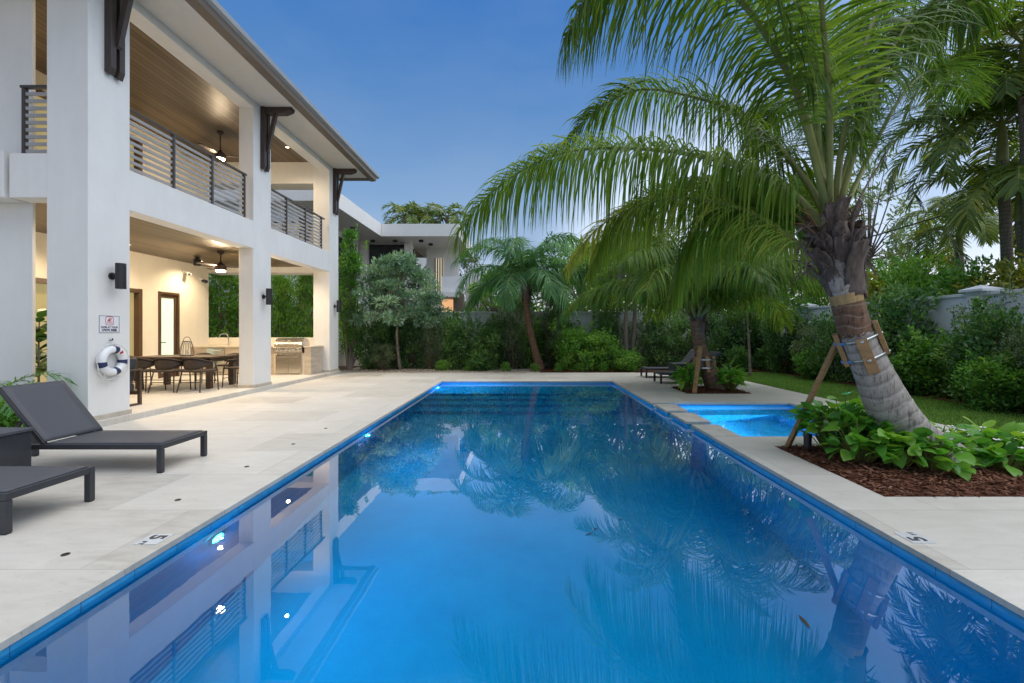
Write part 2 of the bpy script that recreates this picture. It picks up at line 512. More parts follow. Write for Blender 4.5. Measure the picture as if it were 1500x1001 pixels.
M_teal = leafmat('blue_green_tree_leaf', [(.12, (.014, .038, .024)), (.5, (.05, .098, .062)), (.92, (.15, .21, .14))], .35, .32, .6, gain=2.9)
M_broad = leafmat('broad_philodendron_leaf', [(.10, (.014, .055, .012)), (.45, (.055, .17, .022)), (.80, (.15, .31, .035)), (.99, (.36, .38, .05))], .45, .3, gain=2.5)
M_yellowtree = leafmat('yellowing_tree_leaf', [(.12, (.03, .05, .010)), (.5, (.10, .13, .02)), (.92, (.28, .22, .03))], .35)
M_grassblade = leafmat('lawn_grass_blade', [(.1, (.024, .058, .010)), (.5, (.05, .112, .018)), (.92, (.11, .165, .03))], .3, gain=2.6)
M_chip = leafmat('mulch_chip', [(.1, (.05, .020, .012)), (.5, (.15, .062, .036)), (.92, (.30, .155, .10))], .0, .9, .1, gain=1.0)
M_deadleaf = leafmat('dead_leaf', [(.1, (.012, .011, .01)), (.9, (.05, .035, .02))], .1, .7, gain=1.0)
M_petal = plain('white_petal', (.80, .80, .76), .5, .05, 9)

def ground_mat(name, stops, scale, bstr=.6, bd=.02):
    n = N(name); c = n.coord('Object')
    f = n.math('ADD', n.math('MULTIPLY', n.noise(c, scale, 6, .7), .6), n.math('MULTIPLY', n.noise(c, scale*.08, 4), .4))
    n.set(Base_Color=n.ramp(f, stops), Roughness=.95); n.b.inputs['Specular IOR Level'].default_value = .15
    n.bump(n.noise(c, scale*1.3, 5, .7), bstr, bd)
    return n.m
M_soil = ground_mat('garden_soil', [(.3, (.05, .033, .022)), (.7, (.13, .09, .06))], 14)
M_mulch = ground_mat('red_brown_mulch', [(.3, (.05, .020, .012)), (.55, (.14, .056, .033)), (.75, (.24, .12, .078))], 34)
M_lawn = ground_mat('lawn_turf', [(.3, (.065, .12, .022)), (.55, (.125, .21, .04)), (.75, (.18, .27, .06))], 40)
M_gravel = ground_mat('pea_gravel', [(.3, (.24, .20, .15)), (.55, (.44, .38, .31)), (.75, (.60, .55, .47))], 48)
# ------------------------------------------------------------------ world, sun, camera
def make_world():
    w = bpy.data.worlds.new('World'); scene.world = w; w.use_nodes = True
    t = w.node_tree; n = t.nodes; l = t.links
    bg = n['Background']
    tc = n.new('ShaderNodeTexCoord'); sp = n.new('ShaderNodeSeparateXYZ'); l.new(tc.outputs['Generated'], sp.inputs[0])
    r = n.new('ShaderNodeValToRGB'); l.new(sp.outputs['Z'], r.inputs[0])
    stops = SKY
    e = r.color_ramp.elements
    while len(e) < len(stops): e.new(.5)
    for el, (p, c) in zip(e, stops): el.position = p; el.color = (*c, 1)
    # soft thin clouds
    mp = n.new('ShaderNodeMapping'); mp.inputs['Scale'].default_value = (1, 1, 2.6); l.new(tc.outputs['Generated'], mp.inputs[0])
    nz = n.new('ShaderNodeTexNoise'); nz.inputs['Scale'].default_value = 2.3; nz.inputs['Detail'].default_value = 6; nz.inputs['Roughness'].default_value = .55
    l.new(mp.outputs[0], nz.inputs['Vector'])
    cr = n.new('ShaderNodeValToRGB'); l.new(nz.outputs['Fac'], cr.inputs[0])
    cr.color_ramp.elements[0].position = .42; cr.color_ramp.elements[0].color = (0,0,0,1)
    cr.color_ramp.elements[1].position = .75; cr.color_ramp.elements[1].color = (.10,.10,.10,1)
    mx = n.new('ShaderNodeMix'); mx.data_type = 'RGBA'
    l.new(cr.outputs[0], mx.inputs[0]); l.new(r.outputs[0], mx.inputs[6]); mx.inputs[7].default_value = (.55, .60, .68, 1)
    # brighter afterglow bank of cloud on the pool side, behind the right shoulder
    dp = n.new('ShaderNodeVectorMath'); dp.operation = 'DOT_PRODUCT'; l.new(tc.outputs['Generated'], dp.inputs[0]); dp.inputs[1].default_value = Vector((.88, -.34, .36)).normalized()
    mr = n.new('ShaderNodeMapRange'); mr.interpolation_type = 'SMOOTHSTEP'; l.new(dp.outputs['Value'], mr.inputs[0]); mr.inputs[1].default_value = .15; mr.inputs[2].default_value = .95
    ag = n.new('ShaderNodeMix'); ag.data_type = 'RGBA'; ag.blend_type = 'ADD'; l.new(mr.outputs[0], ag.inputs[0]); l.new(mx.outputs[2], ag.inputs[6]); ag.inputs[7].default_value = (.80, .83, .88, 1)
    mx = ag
    # white evening glow low in the sky behind the palms
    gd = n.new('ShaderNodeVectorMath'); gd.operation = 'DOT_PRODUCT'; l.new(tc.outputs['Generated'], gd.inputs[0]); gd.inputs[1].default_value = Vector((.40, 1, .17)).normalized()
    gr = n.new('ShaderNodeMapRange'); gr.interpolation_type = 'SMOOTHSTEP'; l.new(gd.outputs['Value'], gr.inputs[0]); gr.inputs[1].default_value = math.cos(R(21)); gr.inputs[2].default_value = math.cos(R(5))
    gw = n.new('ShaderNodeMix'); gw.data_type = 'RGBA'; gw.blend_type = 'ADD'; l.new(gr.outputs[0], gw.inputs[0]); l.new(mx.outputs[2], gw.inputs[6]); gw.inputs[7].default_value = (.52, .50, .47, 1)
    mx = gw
    # the sky opposite the afterglow, behind the viewer, is darker
    dk = n.new('ShaderNodeMapRange'); l.new(sp.outputs['Y'], dk.inputs[0]); dk.inputs[1].default_value = -.75; dk.inputs[2].default_value = .05; dk.inputs[3].default_value = .72; dk.inputs[4].default_value = 1.0
    dm = n.new('ShaderNodeVectorMath'); dm.operation = 'SCALE'; l.new(mx.outputs[2], dm.inputs[0]); l.new(dk.outputs[0], dm.inputs['Scale'])
    sky = n.new('ShaderNodeTexSky'); sky.sky_type = 'NISHITA'; sky.sun_disc = False
    sky.sun_elevation = SUN_EL; sky.sun_rotation = SUN_ROT; sky.altitude = 5
    sc = n.new('ShaderNodeMix'); sc.data_type = 'RGBA'; sc.blend_type = 'ADD'; sc.inputs[0].default_value = .012
    l.new(dm.outputs[0], sc.inputs[6]); l.new(sky.outputs[0], sc.inputs[7])
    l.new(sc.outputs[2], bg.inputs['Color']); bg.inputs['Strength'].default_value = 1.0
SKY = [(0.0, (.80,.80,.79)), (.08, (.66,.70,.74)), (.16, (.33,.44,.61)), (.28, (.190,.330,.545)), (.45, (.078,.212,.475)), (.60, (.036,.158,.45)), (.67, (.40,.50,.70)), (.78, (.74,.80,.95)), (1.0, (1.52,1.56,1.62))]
SUN_EL, SUN_ROT = R(62), R(82)
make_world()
ld = bpy.data.lights.new('evening_sky_light', 'SUN'); ld.energy = 1.0; ld.angle = R(75); ld.color = (1.0, .95, .88)
lo = bpy.data.objects.new('evening_sky_light', ld); COL.objects.link(lo)
sd = Vector((math.cos(SUN_EL)*math.sin(SUN_ROT), math.cos(SUN_EL)*math.cos(SUN_ROT)*-.6, math.sin(SUN_EL)))
lo.rotation_euler = sd.to_track_quat('Z', 'Y').to_euler()

cd = bpy.data.cameras.new('camera'); cam = bpy.data.objects.new('camera', cd); COL.objects.link(cam)
cam.location = (0, 0, H); cam.rotation_euler = (R(90), 0, 0)
cd.sensor_width = 36; cd.lens = F / 1500 * 36; cd.shift_x = -18.5 / 1500; cd.shift_y = -14.0 / 1500
cd.clip_start = .05; cd.clip_end = 2000
scene.camera = cam
scene.view_settings.view_transform = 'Standard'; scene.view_settings.look = 'None'
scene.view_settings.exposure = 0.14; scene.view_settings.gamma = 1.0
cy = scene.cycles
cy.use_denoising = True; cy.max_bounces = 8; cy.diffuse_bounces = 3; cy.glossy_bounces = 4; cy.transmission_bounces = 5
cy.transparent_max_bounces = 8; cy.sample_clamp_indirect = 4.0; cy.caustics_reflective = False; cy.caustics_refractive = True
cy.blur_glossy = .3

# ------------------------------------------------------------------ ground, deck, pool
PX0, PX1, PY0, PY1 = -2.19, 2.33, .25, 11.75           # pool opening
SX1, SY0, SY1 = 4.85, 5.52, 8.16                       # spa opening, X from 2.33
WZ, SWZ = -.070, -.062
BEDS = [(2.84, 5.15, 3.50, 5.06), (3.43, 4.80, 9.34, 10.5)]
def sheet(x0, x1, y0, y1, holes, z, lip, mat, name):
    xs = sorted({x0, x1, *[v for h in holes for v in h[:2] if x0 < v < x1]})
    ys = sorted({y0, y1, *[v for h in holes for v in h[2:] if y0 < v < y1]})
    mb = MB()
    solid = lambda a, b: x0 < a < x1 and y0 < b < y1 and not any(h[0] < a < h[1] and h[2] < b < h[3] for h in holes)
    for i in range(len(xs)-1):
        for j in range(len(ys)-1):
            cx, cyy = (xs[i]+xs[i+1])/2, (ys[j]+ys[j+1])/2
            if not solid(cx, cyy): continue
            a, b, c, d = xs[i], xs[i+1], ys[j], ys[j+1]
            mb.quad((a,c,z), (b,c,z), (b,d,z), (a,d,z))
            if lip:
                e = 1e-3
                if not solid(a-e, cyy): mb.quad((a,d,z), (a,d,z-lip), (a,c,z-lip), (a,c,z))
                if not solid(b+e, cyy): mb.quad((b,c,z), (b,c,z-lip), (b,d,z-lip), (b,d,z))
                if not solid(cx, c-e): mb.quad((a,c,z), (a,c,z-lip), (b,c,z-lip), (b,c,z))
                if not solid(cx, d+e): mb.quad((b,d,z), (b,d,z-lip), (a,d,z-lip), (a,d,z))
    return tag(mb.build(name, mat, recalc=False), kind='structure')
POOLH = (PX0, PX1, PY0, PY1); SPAH = (PX1, SX1, SY0, SY1)
gh = (PX0-.02, PX1+.02, PY0-.02, PY1+.02); gs = (PX1-.02, SX1+.02, SY0-.02, SY1+.02)
sheet(-120, 120, -60, 260, [gh, gs], -.05, 0, M_soil, 'ground')
sheet(-13.0, 5.87, -4.0, 14.2, [POOLH, SPAH] + BEDS, 0.0, .034, M_deck, 'pool_deck')
# lawn and gravel
def blades(x0, x1, y0, y1, n, h, seed, pred=lambda x, y: True):
    g = np.random.default_rng(seed)
    p = np.stack([g.uniform(x0, x1, n), g.uniform(y0, y1, n), np.zeros(n)], 1)
    p = p[[pred(a, b) for a, b, _ in p]]
    n = len(p)
    a = g.uniform(0, 2*np.pi, n)
    d = np.stack([np.cos(a)*.45, np.sin(a)*.45, np.ones(n)], 1)
    return p, d, np.stack([-np.sin(a), np.cos(a), np.zeros(n)], 1), h * g.uniform(.6, 1.3, n)
sheet(5.88, 9.0, .5, 14.6, [], -.022, .02, M_lawn, 'lawn')
lb = LB(); p, d, sd_, hh = blades(5.88, 8.1, 3.5, 14.3, 60000, .035, 3)
p[:, 2] = -.022
lb.strips(p, d, sd_, hh, .007, .25, 2, [1, .7, .1]); o = lb.build('grass', M_grassblade); tag(o, 'short clipped green grass of the side lawn', 'grass', kind='stuff')
sheet(-6.2, .5, 14.21, 16.9, [], -.012, 0, M_gravel, 'gravel_strip')
# pebbles of the gravel strip
g = np.random.default_rng(5)
mb = MB()
for k in range(900):
    x, y = g.uniform(-5.6, .2), g.uniform(14.22, 15.6); r = g.uniform(.012, .035)
    mb.lathe((x, y, -.014), [(r*.6, 0), (r, r*.4), (r*.5, r*.85)], 5)
tag(mb.build('pebbles', M_gravel, recalc=False), 'loose beige pebbles along the edge of the gravel strip', 'pebbles', kind='stuff')

# pool shell: walls, floor, sun shelf and steps; spa shell with bench; weir wall between
FZ = -1.45
mb = MB(); a0, a1, b0, b1 = PX0-.02, PX1+.02, PY0-.02, PY1+.02
mb.quad((a0,b0,FZ), (a1,b0,FZ), (a1,b1,FZ), (a0,b1,FZ))
mb.quad((a0,b0,FZ), (a0,b1,FZ), (a0,b1,-.036), (a0,b0,-.036))
mb.quad((a0,b0,FZ), (a0,b0,-.036), (a1,b0,-.036), (a1,b0,FZ))
mb.quad((a0,b1,FZ), (a1,b1,FZ), (a1,b1,-.036), (a0,b1,-.036))
for y0, y1 in ((b0, SY0-.02), (SY1+.02, b1)):
    mb.quad((a1,y0,FZ), (a1,y0,-.036), (a1,y1,-.036), (a1,y1,FZ))
mb.quad((a1,SY0-.02,FZ), (a1,SY0-.02,-.085), (a1,SY1+.02,-.085), (a1,SY1+.02,FZ))
for y0, z1 in ((10.15, -.34), (9.72, -.62), (9.30, -.90), (8.88, -1.18)):
    mb.box(a0+.001, a1-.001, y0, (10.15 if y0 < 10 else b1) - .002, FZ+.002, z1)
tag(mb.build('pool_shell', M_plaster, recalc=False), kind='structure')
mb = MB(); s0, s1, t0, t1, SF = PX1+.36, SX1+.02, SY0-.02, SY1+.02, -1.05
mb.quad((s0,t0,SF), (s1,t0,SF), (s1,t1,SF), (s0,t1,SF))
mb.quad((s1,t0,SF), (s1,t0,-.036), (s1,t1,-.036), (s1,t1,SF))
mb.quad((s0,t0,SF), (s0,t0,-.036), (s1,t0,-.036), (s1,t0,SF))
mb.quad((s0,t1,SF), (s1,t1,SF), (s1,t1,-.036), (s0,t1,-.036))
mb.box(s0, s1-.002, t1-.45, t1-.002, SF+.002, -.52); mb.box(s1-.45, s1-.003, t0+.003, t1-.452, SF+.002, -.52)
tag(mb.build('spa_shell', M_spaplaster, recalc=False), kind='structure')
mb = MB(); mb.box(a1-.002, s0, SY0-.018, SY1+.018, -1.2, -.078)
tag(mb.build('weir_wall', M_tile), kind='structure')
# waterline tile, a band proud of the plaster
mb = MB(); e = .004
mb.box(a0-.03, a0+e, b0, b1, -.135, -.045); mb.box(a0+e, a1-e, b1-e, b1+.03, -.135, -.045)
for y0, y1 in ((b0, SY0-.02), (SY1+.02, b1)): mb.box(a1-e, a1+.03, y0, y1, -.135, -.045)
mb.box(a1-e-.003, a1-e+.001, SY0-.02, SY1+.02, -.135, -.082)
mb.box(s1-e, s1+.03, t0, t1, -.125, -.045); mb.box(s0, s1-e, t1-e, t1+.03, -.125, -.045); mb.box(s0, s1-e, t0-.03, t0+e, -.125, -.045)
tag(mb.build('waterline_tile', M_tile), kind='structure')
mb = MB(); mb.quad((a0+e,b0,WZ), (a1-e-.003,b0,WZ), (a1-e-.003,b1-e,WZ), (a0+e,b1-e,WZ))
tag(mb.build('pool_water', M_water, recalc=False), kind='structure')
mb = MB(); mb.quad((a1+.004,t0+e,SWZ), (s1-e,t0+e,SWZ), (s1-e,t1-e,SWZ), (a1+.004,t1-e,SWZ))
tag(mb.build('spa_water', M_spawater, recalc=False), kind='structure')
# stepping stones on the weir
for k, (y0, y1, where) in enumerate(((7.32, 7.98, 'farthest of the row of three'), (6.42, 7.12, 'middle of the row of three'), (5.54, 6.22, 'nearest of the row of three'))):
    t = thing('stepping_stone', (2.53, (y0+y1)/2, -.098), 'travertine stepping stone by the spa, %s' % where, 'stepping stone', 'stepping stones between pool and spa')
    mb = MB(); mb.box(2.335, 2.70, y0, y1, -.035, .006); mb.build('slab', M_deck, t, bevel=.006)
    mb = MB(); mb.box(2.365, 2.67, y0+.03, y1-.03, -.098, -.035); mb.build('riser_block', M_tile, t)

# mulch in the two beds, with loose chips
def bed(x0, x1, y0, y1, nch, seed):
    g = np.random.default_rng(seed)
    nx, ny = int((x1-x0)/.08), int((y1-y0)/.08)
    vs = []; mb = MB()
    for j in range(ny+1):
        for i in range(nx+1):
            ed = min(i, nx-i, j, ny-j)
            vs.append((x0+.004+(x1-x0-.008)*i/nx, y0+.004+(y1-y0-.008)*j/ny, -.012 + min(ed, 4)*.011 + (g.uniform(-.008, .012) if ed else 0)))
    fs = [(j*(nx+1)+i, j*(nx+1)+i+1, (j+1)*(nx+1)+i+1, (j+1)*(nx+1)+i) for j in range(ny) for i in range(nx)]
    mb._add(vs, fs)
    tag(mb.build('mulch_bed', M_mulch, smooth=True, recalc=False), kind='structure')
    n = nch
    p = np.stack([g.uniform(x0+.02, x1-.02, n), g.uniform(y0+.02, y1-.02, n), np.zeros(n)], 1)
    ed = np.minimum(np.minimum(p[:,0]-x0, x1-p[:,0]), np.minimum(p[:,1]-y0, y1-p[:,1]))
    p[:,2] = -.008 + np.minimum(ed/.08, 4)*.011 + g.uniform(0, .018, n)
    a = g.uniform(0, 6.283, n); d = np.stack([np.cos(a), np.sin(a), g.uniform(-.3, .4, n)], 1)
    lb = LB(); lb.strips(p, d, np.stack([-np.sin(a), np.cos(a), g.uniform(-.8,.8,n)], 1), g.uniform(.02, .075, n), g.uniform(.006, .018, n), .1, 1, [1, .7])
    return lb
c1 = bed(*BEDS[0], 9000, 21); tag(c1.build('mulch', M_chip), 'shredded red brown bark mulch in the large bed under the leaning palm', 'mulch', kind='stuff')
c2 = bed(*BEDS[1], 3500, 22); tag(c2.build('mulch', M_chip), 'shredded red brown bark mulch in the small bed beside the far loungers', 'mulch', kind='stuff')
# mulch skirt under the hedges
sheet(8.02, 9.0, 4.0, 14.8, [], .0, .03, M_mulch, 'hedge_bed')
sheet(.5, 8.02, 14.62, 16.9, [], .0, .03, M_mulch, 'hedge_bed')

# ------------------------------------------------------------------ the house
house = thing('house', (-9.0, 10, 0), 'large white two storey house with deep balconies, wood ceilings and overhanging roof', 'house')
def hb(name, mat, *boxes, parent=None, bevel=0.0, smooth=False):
    mb = MB()
    for b in boxes: mb.box(*b)
    return mb.build(name, mat, parent or house, bevel=bevel, smooth=smooth)
mbp = MB(); mbp.box(-9.5, -5.78, 5.9, 13.98, -.02, .09)
tag(mbp.build('patio_floor', M_deck, bevel=.005), kind='structure')
PIL = [(-6.41, 5.95, 6.58), (-6.17, 9.58, 10.24), (-6.34, 13.31, 13.95)]
for x0, y0, y1 in PIL:
    p = hb('pillar', M_white, (x0, -5.853, y0, y1, .0, 6.44), bevel=.008)
    hb('plinth', M_plinth, (x0-.016, -5.837, y0-.016, y1+.016, .0, .155), parent=p, bevel=.004)
# beams: floor edge beam (balcony), roof beam
fx0, fx1 = -6.17, -5.857
hb('floor_beam', M_white, (fx0, fx1, 6.575, 9.583, 3.106, 3.70), (fx0, fx1, 10.237, 13.315, 3.106, 3.70), bevel=.006)
hb('floor_beam', M_white, (-6.92, -6.405, 5.956, 6.22, 3.106, 3.70), bevel=.006)
hb('floor_beam', M_white, (-9.6, -6.335, 13.33, 13.94, 3.085, 3.70))
hb('roof_beam', M_white, (fx0, fx1, 6.575, 9.583, 6.15, 6.44), (fx0, fx1, 10.237, 13.315, 6.15, 6.44), bevel=.006)
hb('roof_beam', M_white, (-6.92, -6.405, 5.956, 6.22, 6.0, 6.44))
hb('roof_beam', M_white, (-9.6, -6.335, 13.33, 13.94, 5.76, 6.44))
# ceilings and the balcony slab
hb('wood_ceiling', M_ceil, (-9.52, fx0, 6.2, 13.335, 3.25, 3.30)); hb('balcony_floor', M_deck, (-9.52, fx0, 6.2, 13.335, 3.62, 3.70))
hb('wood_ceiling', M_ceil, (-9.52, fx0, 6.2, 13.335, 6.40, 6.45))
# back wall with its openings
W0, W1 = -9.72, -9.5
hb('back_wall', M_cream, (W0, W1, 6.2, 8.4, .05, 6.42), (W0, W1, 8.4, 11.0, 2.36, 3.75), (W0, W1, 8.4, 11.0, 6.05, 6.42),
   (W0, W1, 11.0, 11.5, .05, 6.42), (W0, W1, 11.5, 12.2, 2.36, 6.42), (W0, W1, 12.2, 13.34, .05, 6.42))
hb('south_wall', M_white, (-14.0, -6.9, 6.22, 6.26, .0, 6.44)); hb('south_wall', M_white, (-14.0, -6.98, 5.94, 6.218, 3.106, 3.74), bevel=.006)
hb('low_wall', M_cream, (-9.5, -6.34, 13.34, 13.6, .05, 1.13))
# doors
d = hb('sliding_door', M_warmglass, (-9.63, -9.60, 8.4, 11.0, .09, 2.36))
hb('frame', M_doorf, (-9.66, -9.47, 8.4, 8.5, .09, 2.36), (-9.66, -9.47, 10.9, 11.0, .09, 2.36), (-9.66, -9.47, 8.5, 10.9, 2.26, 2.355), (-9.655, -9.50, 9.66, 9.74, .09, 2.26), parent=d, bevel=.004)
d = hb('door', M_doorf, (-9.60, -9.52, 11.57, 11.63, .10, 2.29), (-9.60, -9.52, 12.07, 12.13, .10, 2.29), (-9.60, -9.52, 11.63, 12.07, 2.20, 2.29), (-9.60, -9.52, 11.63, 12.07, .10, .22), bevel=.004)
hb('glass_pane', M_frost, (-9.57, -9.55, 11.63, 12.07, .22, 2.20), parent=d)
hb('frame', M_doorf, (-9.66, -9.48, 11.5, 11.565, .09, 2.36), (-9.66, -9.48, 12.135, 12.2, .09, 2.36), (-9.66, -9.48, 11.565, 12.135, 2.295, 2.355), parent=d, bevel=.004)
mb = MB(); mb.tube([(-9.53, 11.60, 1.02), (-9.47, 11.60, 1.02), (-9.47, 11.72, 1.02)], .011, 8); mb.build('handle', M_black, d, smooth=True)
d = hb('sliding_door', M_warmglass, (-9.63, -9.60, 8.4, 11.0, 3.75, 6.05))
hb('frame', M_doorf, (-9.66, -9.47, 8.4, 8.5, 3.75, 6.05), (-9.66, -9.47, 10.9, 11.0, 3.75, 6.05), (-9.66, -9.47, 8.5, 10.9, 5.95, 6.045), (-9.655, -9.50, 9.66, 9.74, 3.75, 5.95), parent=d)
# wall switch plates beside the doors
hb('switch_plate', M_cream, (-9.502, -9.488, 11.22, 11.30, 1.25, 1.37), bevel=.002)
# roof with soffit, fascia, gutter
hb('soffit', M_soffit, (-5.855, -5.05, 4.95, 14.55, 6.30, 6.33), (-12.0, -5.858, 13.945, 14.55, 6.30, 6.33), (-12.0, -6.415, 4.95, 5.945, 6.30, 6.33))
E = 14.62
fas = MB()
prof = [(-5.07, 6.245), (-4.90, 6.262), (-4.872, 6.36), (-4.90, 6.42), (-5.07, 6.42)]
fas.prism(prof, 4.85, E)
fas.prism([(E-.20, 6.245), (E-.03, 6.262), (E, 6.36), (E-.03, 6.42), (E-.20, 6.42)], -12, -5.07, axis='x')
roof = MB()
ex, ey0, ey1, rx, rz_ = -4.90, 4.85, E, -9.6, 7.75
roof._add([(ex,ey0,6.42),(ex,ey1,6.42),(-14.3,ey1,6.42),(-14.3,ey0,6.42),(rx,ey0+4.7,rz_),(rx,ey1-4.7,rz_)], [(0,1,5,4),(1,2,5),(2,3,4,5),(3,0,4)])
ro = roof.build('roof', M_gutter, house)
fas.build('fascia', M_fascia, ro, bevel=.004)
gut = MB(); gut.prism([(-4.872, 6.352), (-4.80, 6.372), (-4.785, 6.45), (-4.90, 6.45), (-4.90, 6.425), (-4.868, 6.40)], 4.85, E+.05)
gut.build('gutter', M_gutter, ro, bevel=.004)
# railings: posts, slats with the rail on top
def railing(y0, y1, posts, x=-5.97, axis='y'):
    zb, zt = 3.735, 4.64
    def bx(mb, u0, u1, v0, v1, z0, z1):
        if axis == 'y': mb.box(v0, v1, u0, u1, z0, z1)
        else: mb.box(u0, u1, v0, v1, z0, z1)
    mb = MB(); bx(mb, y0, y1, x-.03, x+.03, zt, zt+.035)
    r = mb.build('railing', M_rail, house, bevel=.003)
    for p in posts:
        mb = MB(); bx(mb, p-.022, p+.022, x-.024, x+.03, 3.70, zt); mb.build('post', M_rail, r, bevel=.003)
    mb = MB()
    k = 9
    for i in range(k):
        z = zb + .02 + i * (zt - zb - .02) / k
        for a, b in zip(posts[:-1], posts[1:]): bx(mb, a+.022, b-.022, x-.012, x+.012, z, z + .044)
    mb.build('slats', M_slat, r)
railing(6.59, 9.5, [6.62, 7.53, 8.46, 9.43]); railing(10.25, 13.2, [10.28, 11.1, 12.05, 13.0])
railing(-6.9, -6.42, [-6.86, -6.45], 6.09, 'x'); railing(-9.48, -6.36, [-9.4, -8.4, -7.4, -6.4], 13.6, 'x')
# roof brackets on the pillars
for (x0, y0, y1) in PIL:
    yc = (y0 + y1) / 2 + .02
    top = 6.295; b = None
    for s in (-.068, .068):
        mb = MB(); mb.prism([(-5.852, 4.93), (-5.79, 4.90), (-5.755, 5.0), (-5.755, top), (-5.852, top)], yc+s-.042, yc+s+.042)
        if b is None: b = mb.build('bracket', M_bracket, house, bevel=.004)
        else: mb.build('upright', M_bracket, b, bevel=.004)
    mb = MB(); mb.prism([(-5.755, top-.002), (-5.755, top-.13), (-5.35, top-.13), (-5.20, top-.07), (-5.18, top-.002)], yc-.085, yc+.085); mb.build('arm', M_bracket, b, bevel=.004)
    mb = MB(); mb.prism([(-5.756, 5.30), (-5.72, 5.33), (-5.535, top-.125), (-5.615, top-.125), (-5.756, 5.52)], yc-.036, yc+.036); mb.build('brace', M_bracket, b, bevel=.004)

# ------------------------------------------------------------------ fixtures on the house
def point(name, loc, e, col, r=.05, parent=None, spot=None, rot=None, blend=.6):
    l = bpy.data.lights.new(name, 'SPOT' if spot else 'POINT'); l.energy = e; l.color = col; l.shadow_soft_size = r
    if spot: l.spot_size = R(spot); l.spot_blend = blend
    o = bpy.data.objects.new(name, l); COL.objects.link(o); o.location = loc
    if rot is not None: o.rotation_euler = rot
    return o
WARM = (1.0, .77, .50)
def sconce(yc, label):
    t = thing('wall_sconce', (-5.853, yc, 2.1), label, 'wall lamp', 'black cylinder wall lamps on the pillars')
    mb = MB(); mb.lathe((-5.852, yc, 2.09), [(.05, 0), (.05, .02), (.018, .024), (.018, .075)], 20, axis='x'); mb.build('wall_plate', M_black, t, smooth=True)
    mb = MB(); mb.lathe((-5.72, yc, 1.91), [(.052, 0.0), (.062, .0), (.062, .36), (.052, .36)], 28); mb.build('cylinder_shade', M_black, t, smooth=True)
for (x0, y0, y1), lab in zip(PIL, ('black cylinder wall lamp on the pillar nearest the viewer, above the sign', 'black cylinder wall lamp on the middle pillar', 'black cylinder wall lamp on the far corner pillar beside the grill')):
    sconce((y0+y1)/2 + .02, lab)

def fan(loc, zc, drop, label, on):
    t = thing('ceiling_fan', (loc[0], loc[1], zc), label, 'ceiling fan', 'ceiling fans over the balconies')
    x, y = loc; z = zc - drop
    mb = MB(); mb.lathe((x, y, zc-.09), [(.03, 0), (.075, .05), (.075, .088)], 24); mb.build('canopy', M_bracket, t, smooth=True)
    mb = MB(); mb.tube([(x,y,zc-.09), (x,y,z+.1)], .014, 10); mb.build('downrod', M_bracket, t, smooth=True)
    mb = MB(); mb.lathe((x, y, z-.06), [(.11, 0), (.125, .03), (.11, .12), (.05, .17), (.03, .2)], 28); mb.build('motor', M_bracket, t, smooth=True)
    mb = MB(); mb.lathe((x, y, z-.10), [(.02, -.01), (.085, .0), (.105, .028), (.105, .039)], 28); mb.build('lamp', M_lampglass, t, smooth=True)
    for k in range(3):
        a = R(25 + 120*k); c, s = math.cos(a), math.sin(a)
        mb = MB()
        def P(r, w, dz): return (x + c*r - s*w, y + s*r + c*w, z + dz)
        mb._add([P(.1,-.03,.02), P(.1,.03,.03), P(.28,.075,.045), P(.66,.06,.03), P(.70,0,.022), P(.66,-.06,.015), P(.28,-.07,.015)] +
                [P(.1,-.03,.01), P(.1,.03,.02), P(.28,.075,.035), P(.66,.06,.02), P(.70,0,.012), P(.66,-.06,.005), P(.28,-.07,.005)],
                [tuple(range(7)), tuple(range(13,6,-1))] + [(i,(i+1)%7,7+(i+1)%7,7+i) for i in range(7)])
        mb.build('blade', M_bracket, t)
    point('fan_lamp_light', (x, y, z-.16), on, WARM, .08)
fan((-7.33, 10.7), 3.25, .40, 'ceiling fan with lit lamp hanging over the dining table', 110)
fan((-7.75, 11.3), 6.40, .62, 'ceiling fan with lit lamp under the upper balcony ceiling', 60)
DL = [(-6.55, 7.1, 3.25), (-6.56, 9.57, 3.25), (-6.5, 12.2, 3.25), (-8.9, 12.2, 3.25), (-8.9, 8.0, 3.25), (-6.55, 12.25, 6.40), (-6.9, 7.0, 6.40), (-9.0, 7.3, 6.40), (-8.85, 9.9, 3.25)]  # two of the upper lamps are added out of view to light the balcony
DLW = ['lower ceiling above the armchair', 'lower ceiling beside the middle pillar', 'lower ceiling above the grill', 'lower ceiling washing the wall by the frosted door', 'lower ceiling by the sliding door',
       'upper ceiling in the far bay', 'upper ceiling, added unseen behind the first pillar', 'upper ceiling, added unseen near the upstairs sliding door', 'lower ceiling between the two patio doors']
for (x, y, z), wd in zip(DL, DLW):
    t = thing('recessed_downlight', (x, y, z), 'small round lit recessed downlight in the ' + wd, 'downlight', 'recessed downlights')
    mb = MB(); mb.lathe((x, y, z-.006), [(.042, 0), (.062, 0), (.062, .005), (.042, .005)], 24, cap=False); mb.build('trim_ring', M_white, t)
    mb = MB(); mb.cyl((x, y, z-.003), .041, .002, 20); mb.build('lens', M_lampglass, t)
    point('downlight_beam', (x, y, z-.03), 160 if z < 4 else 120, WARM, .04, spot=150, rot=(0,0,0), blend=1)
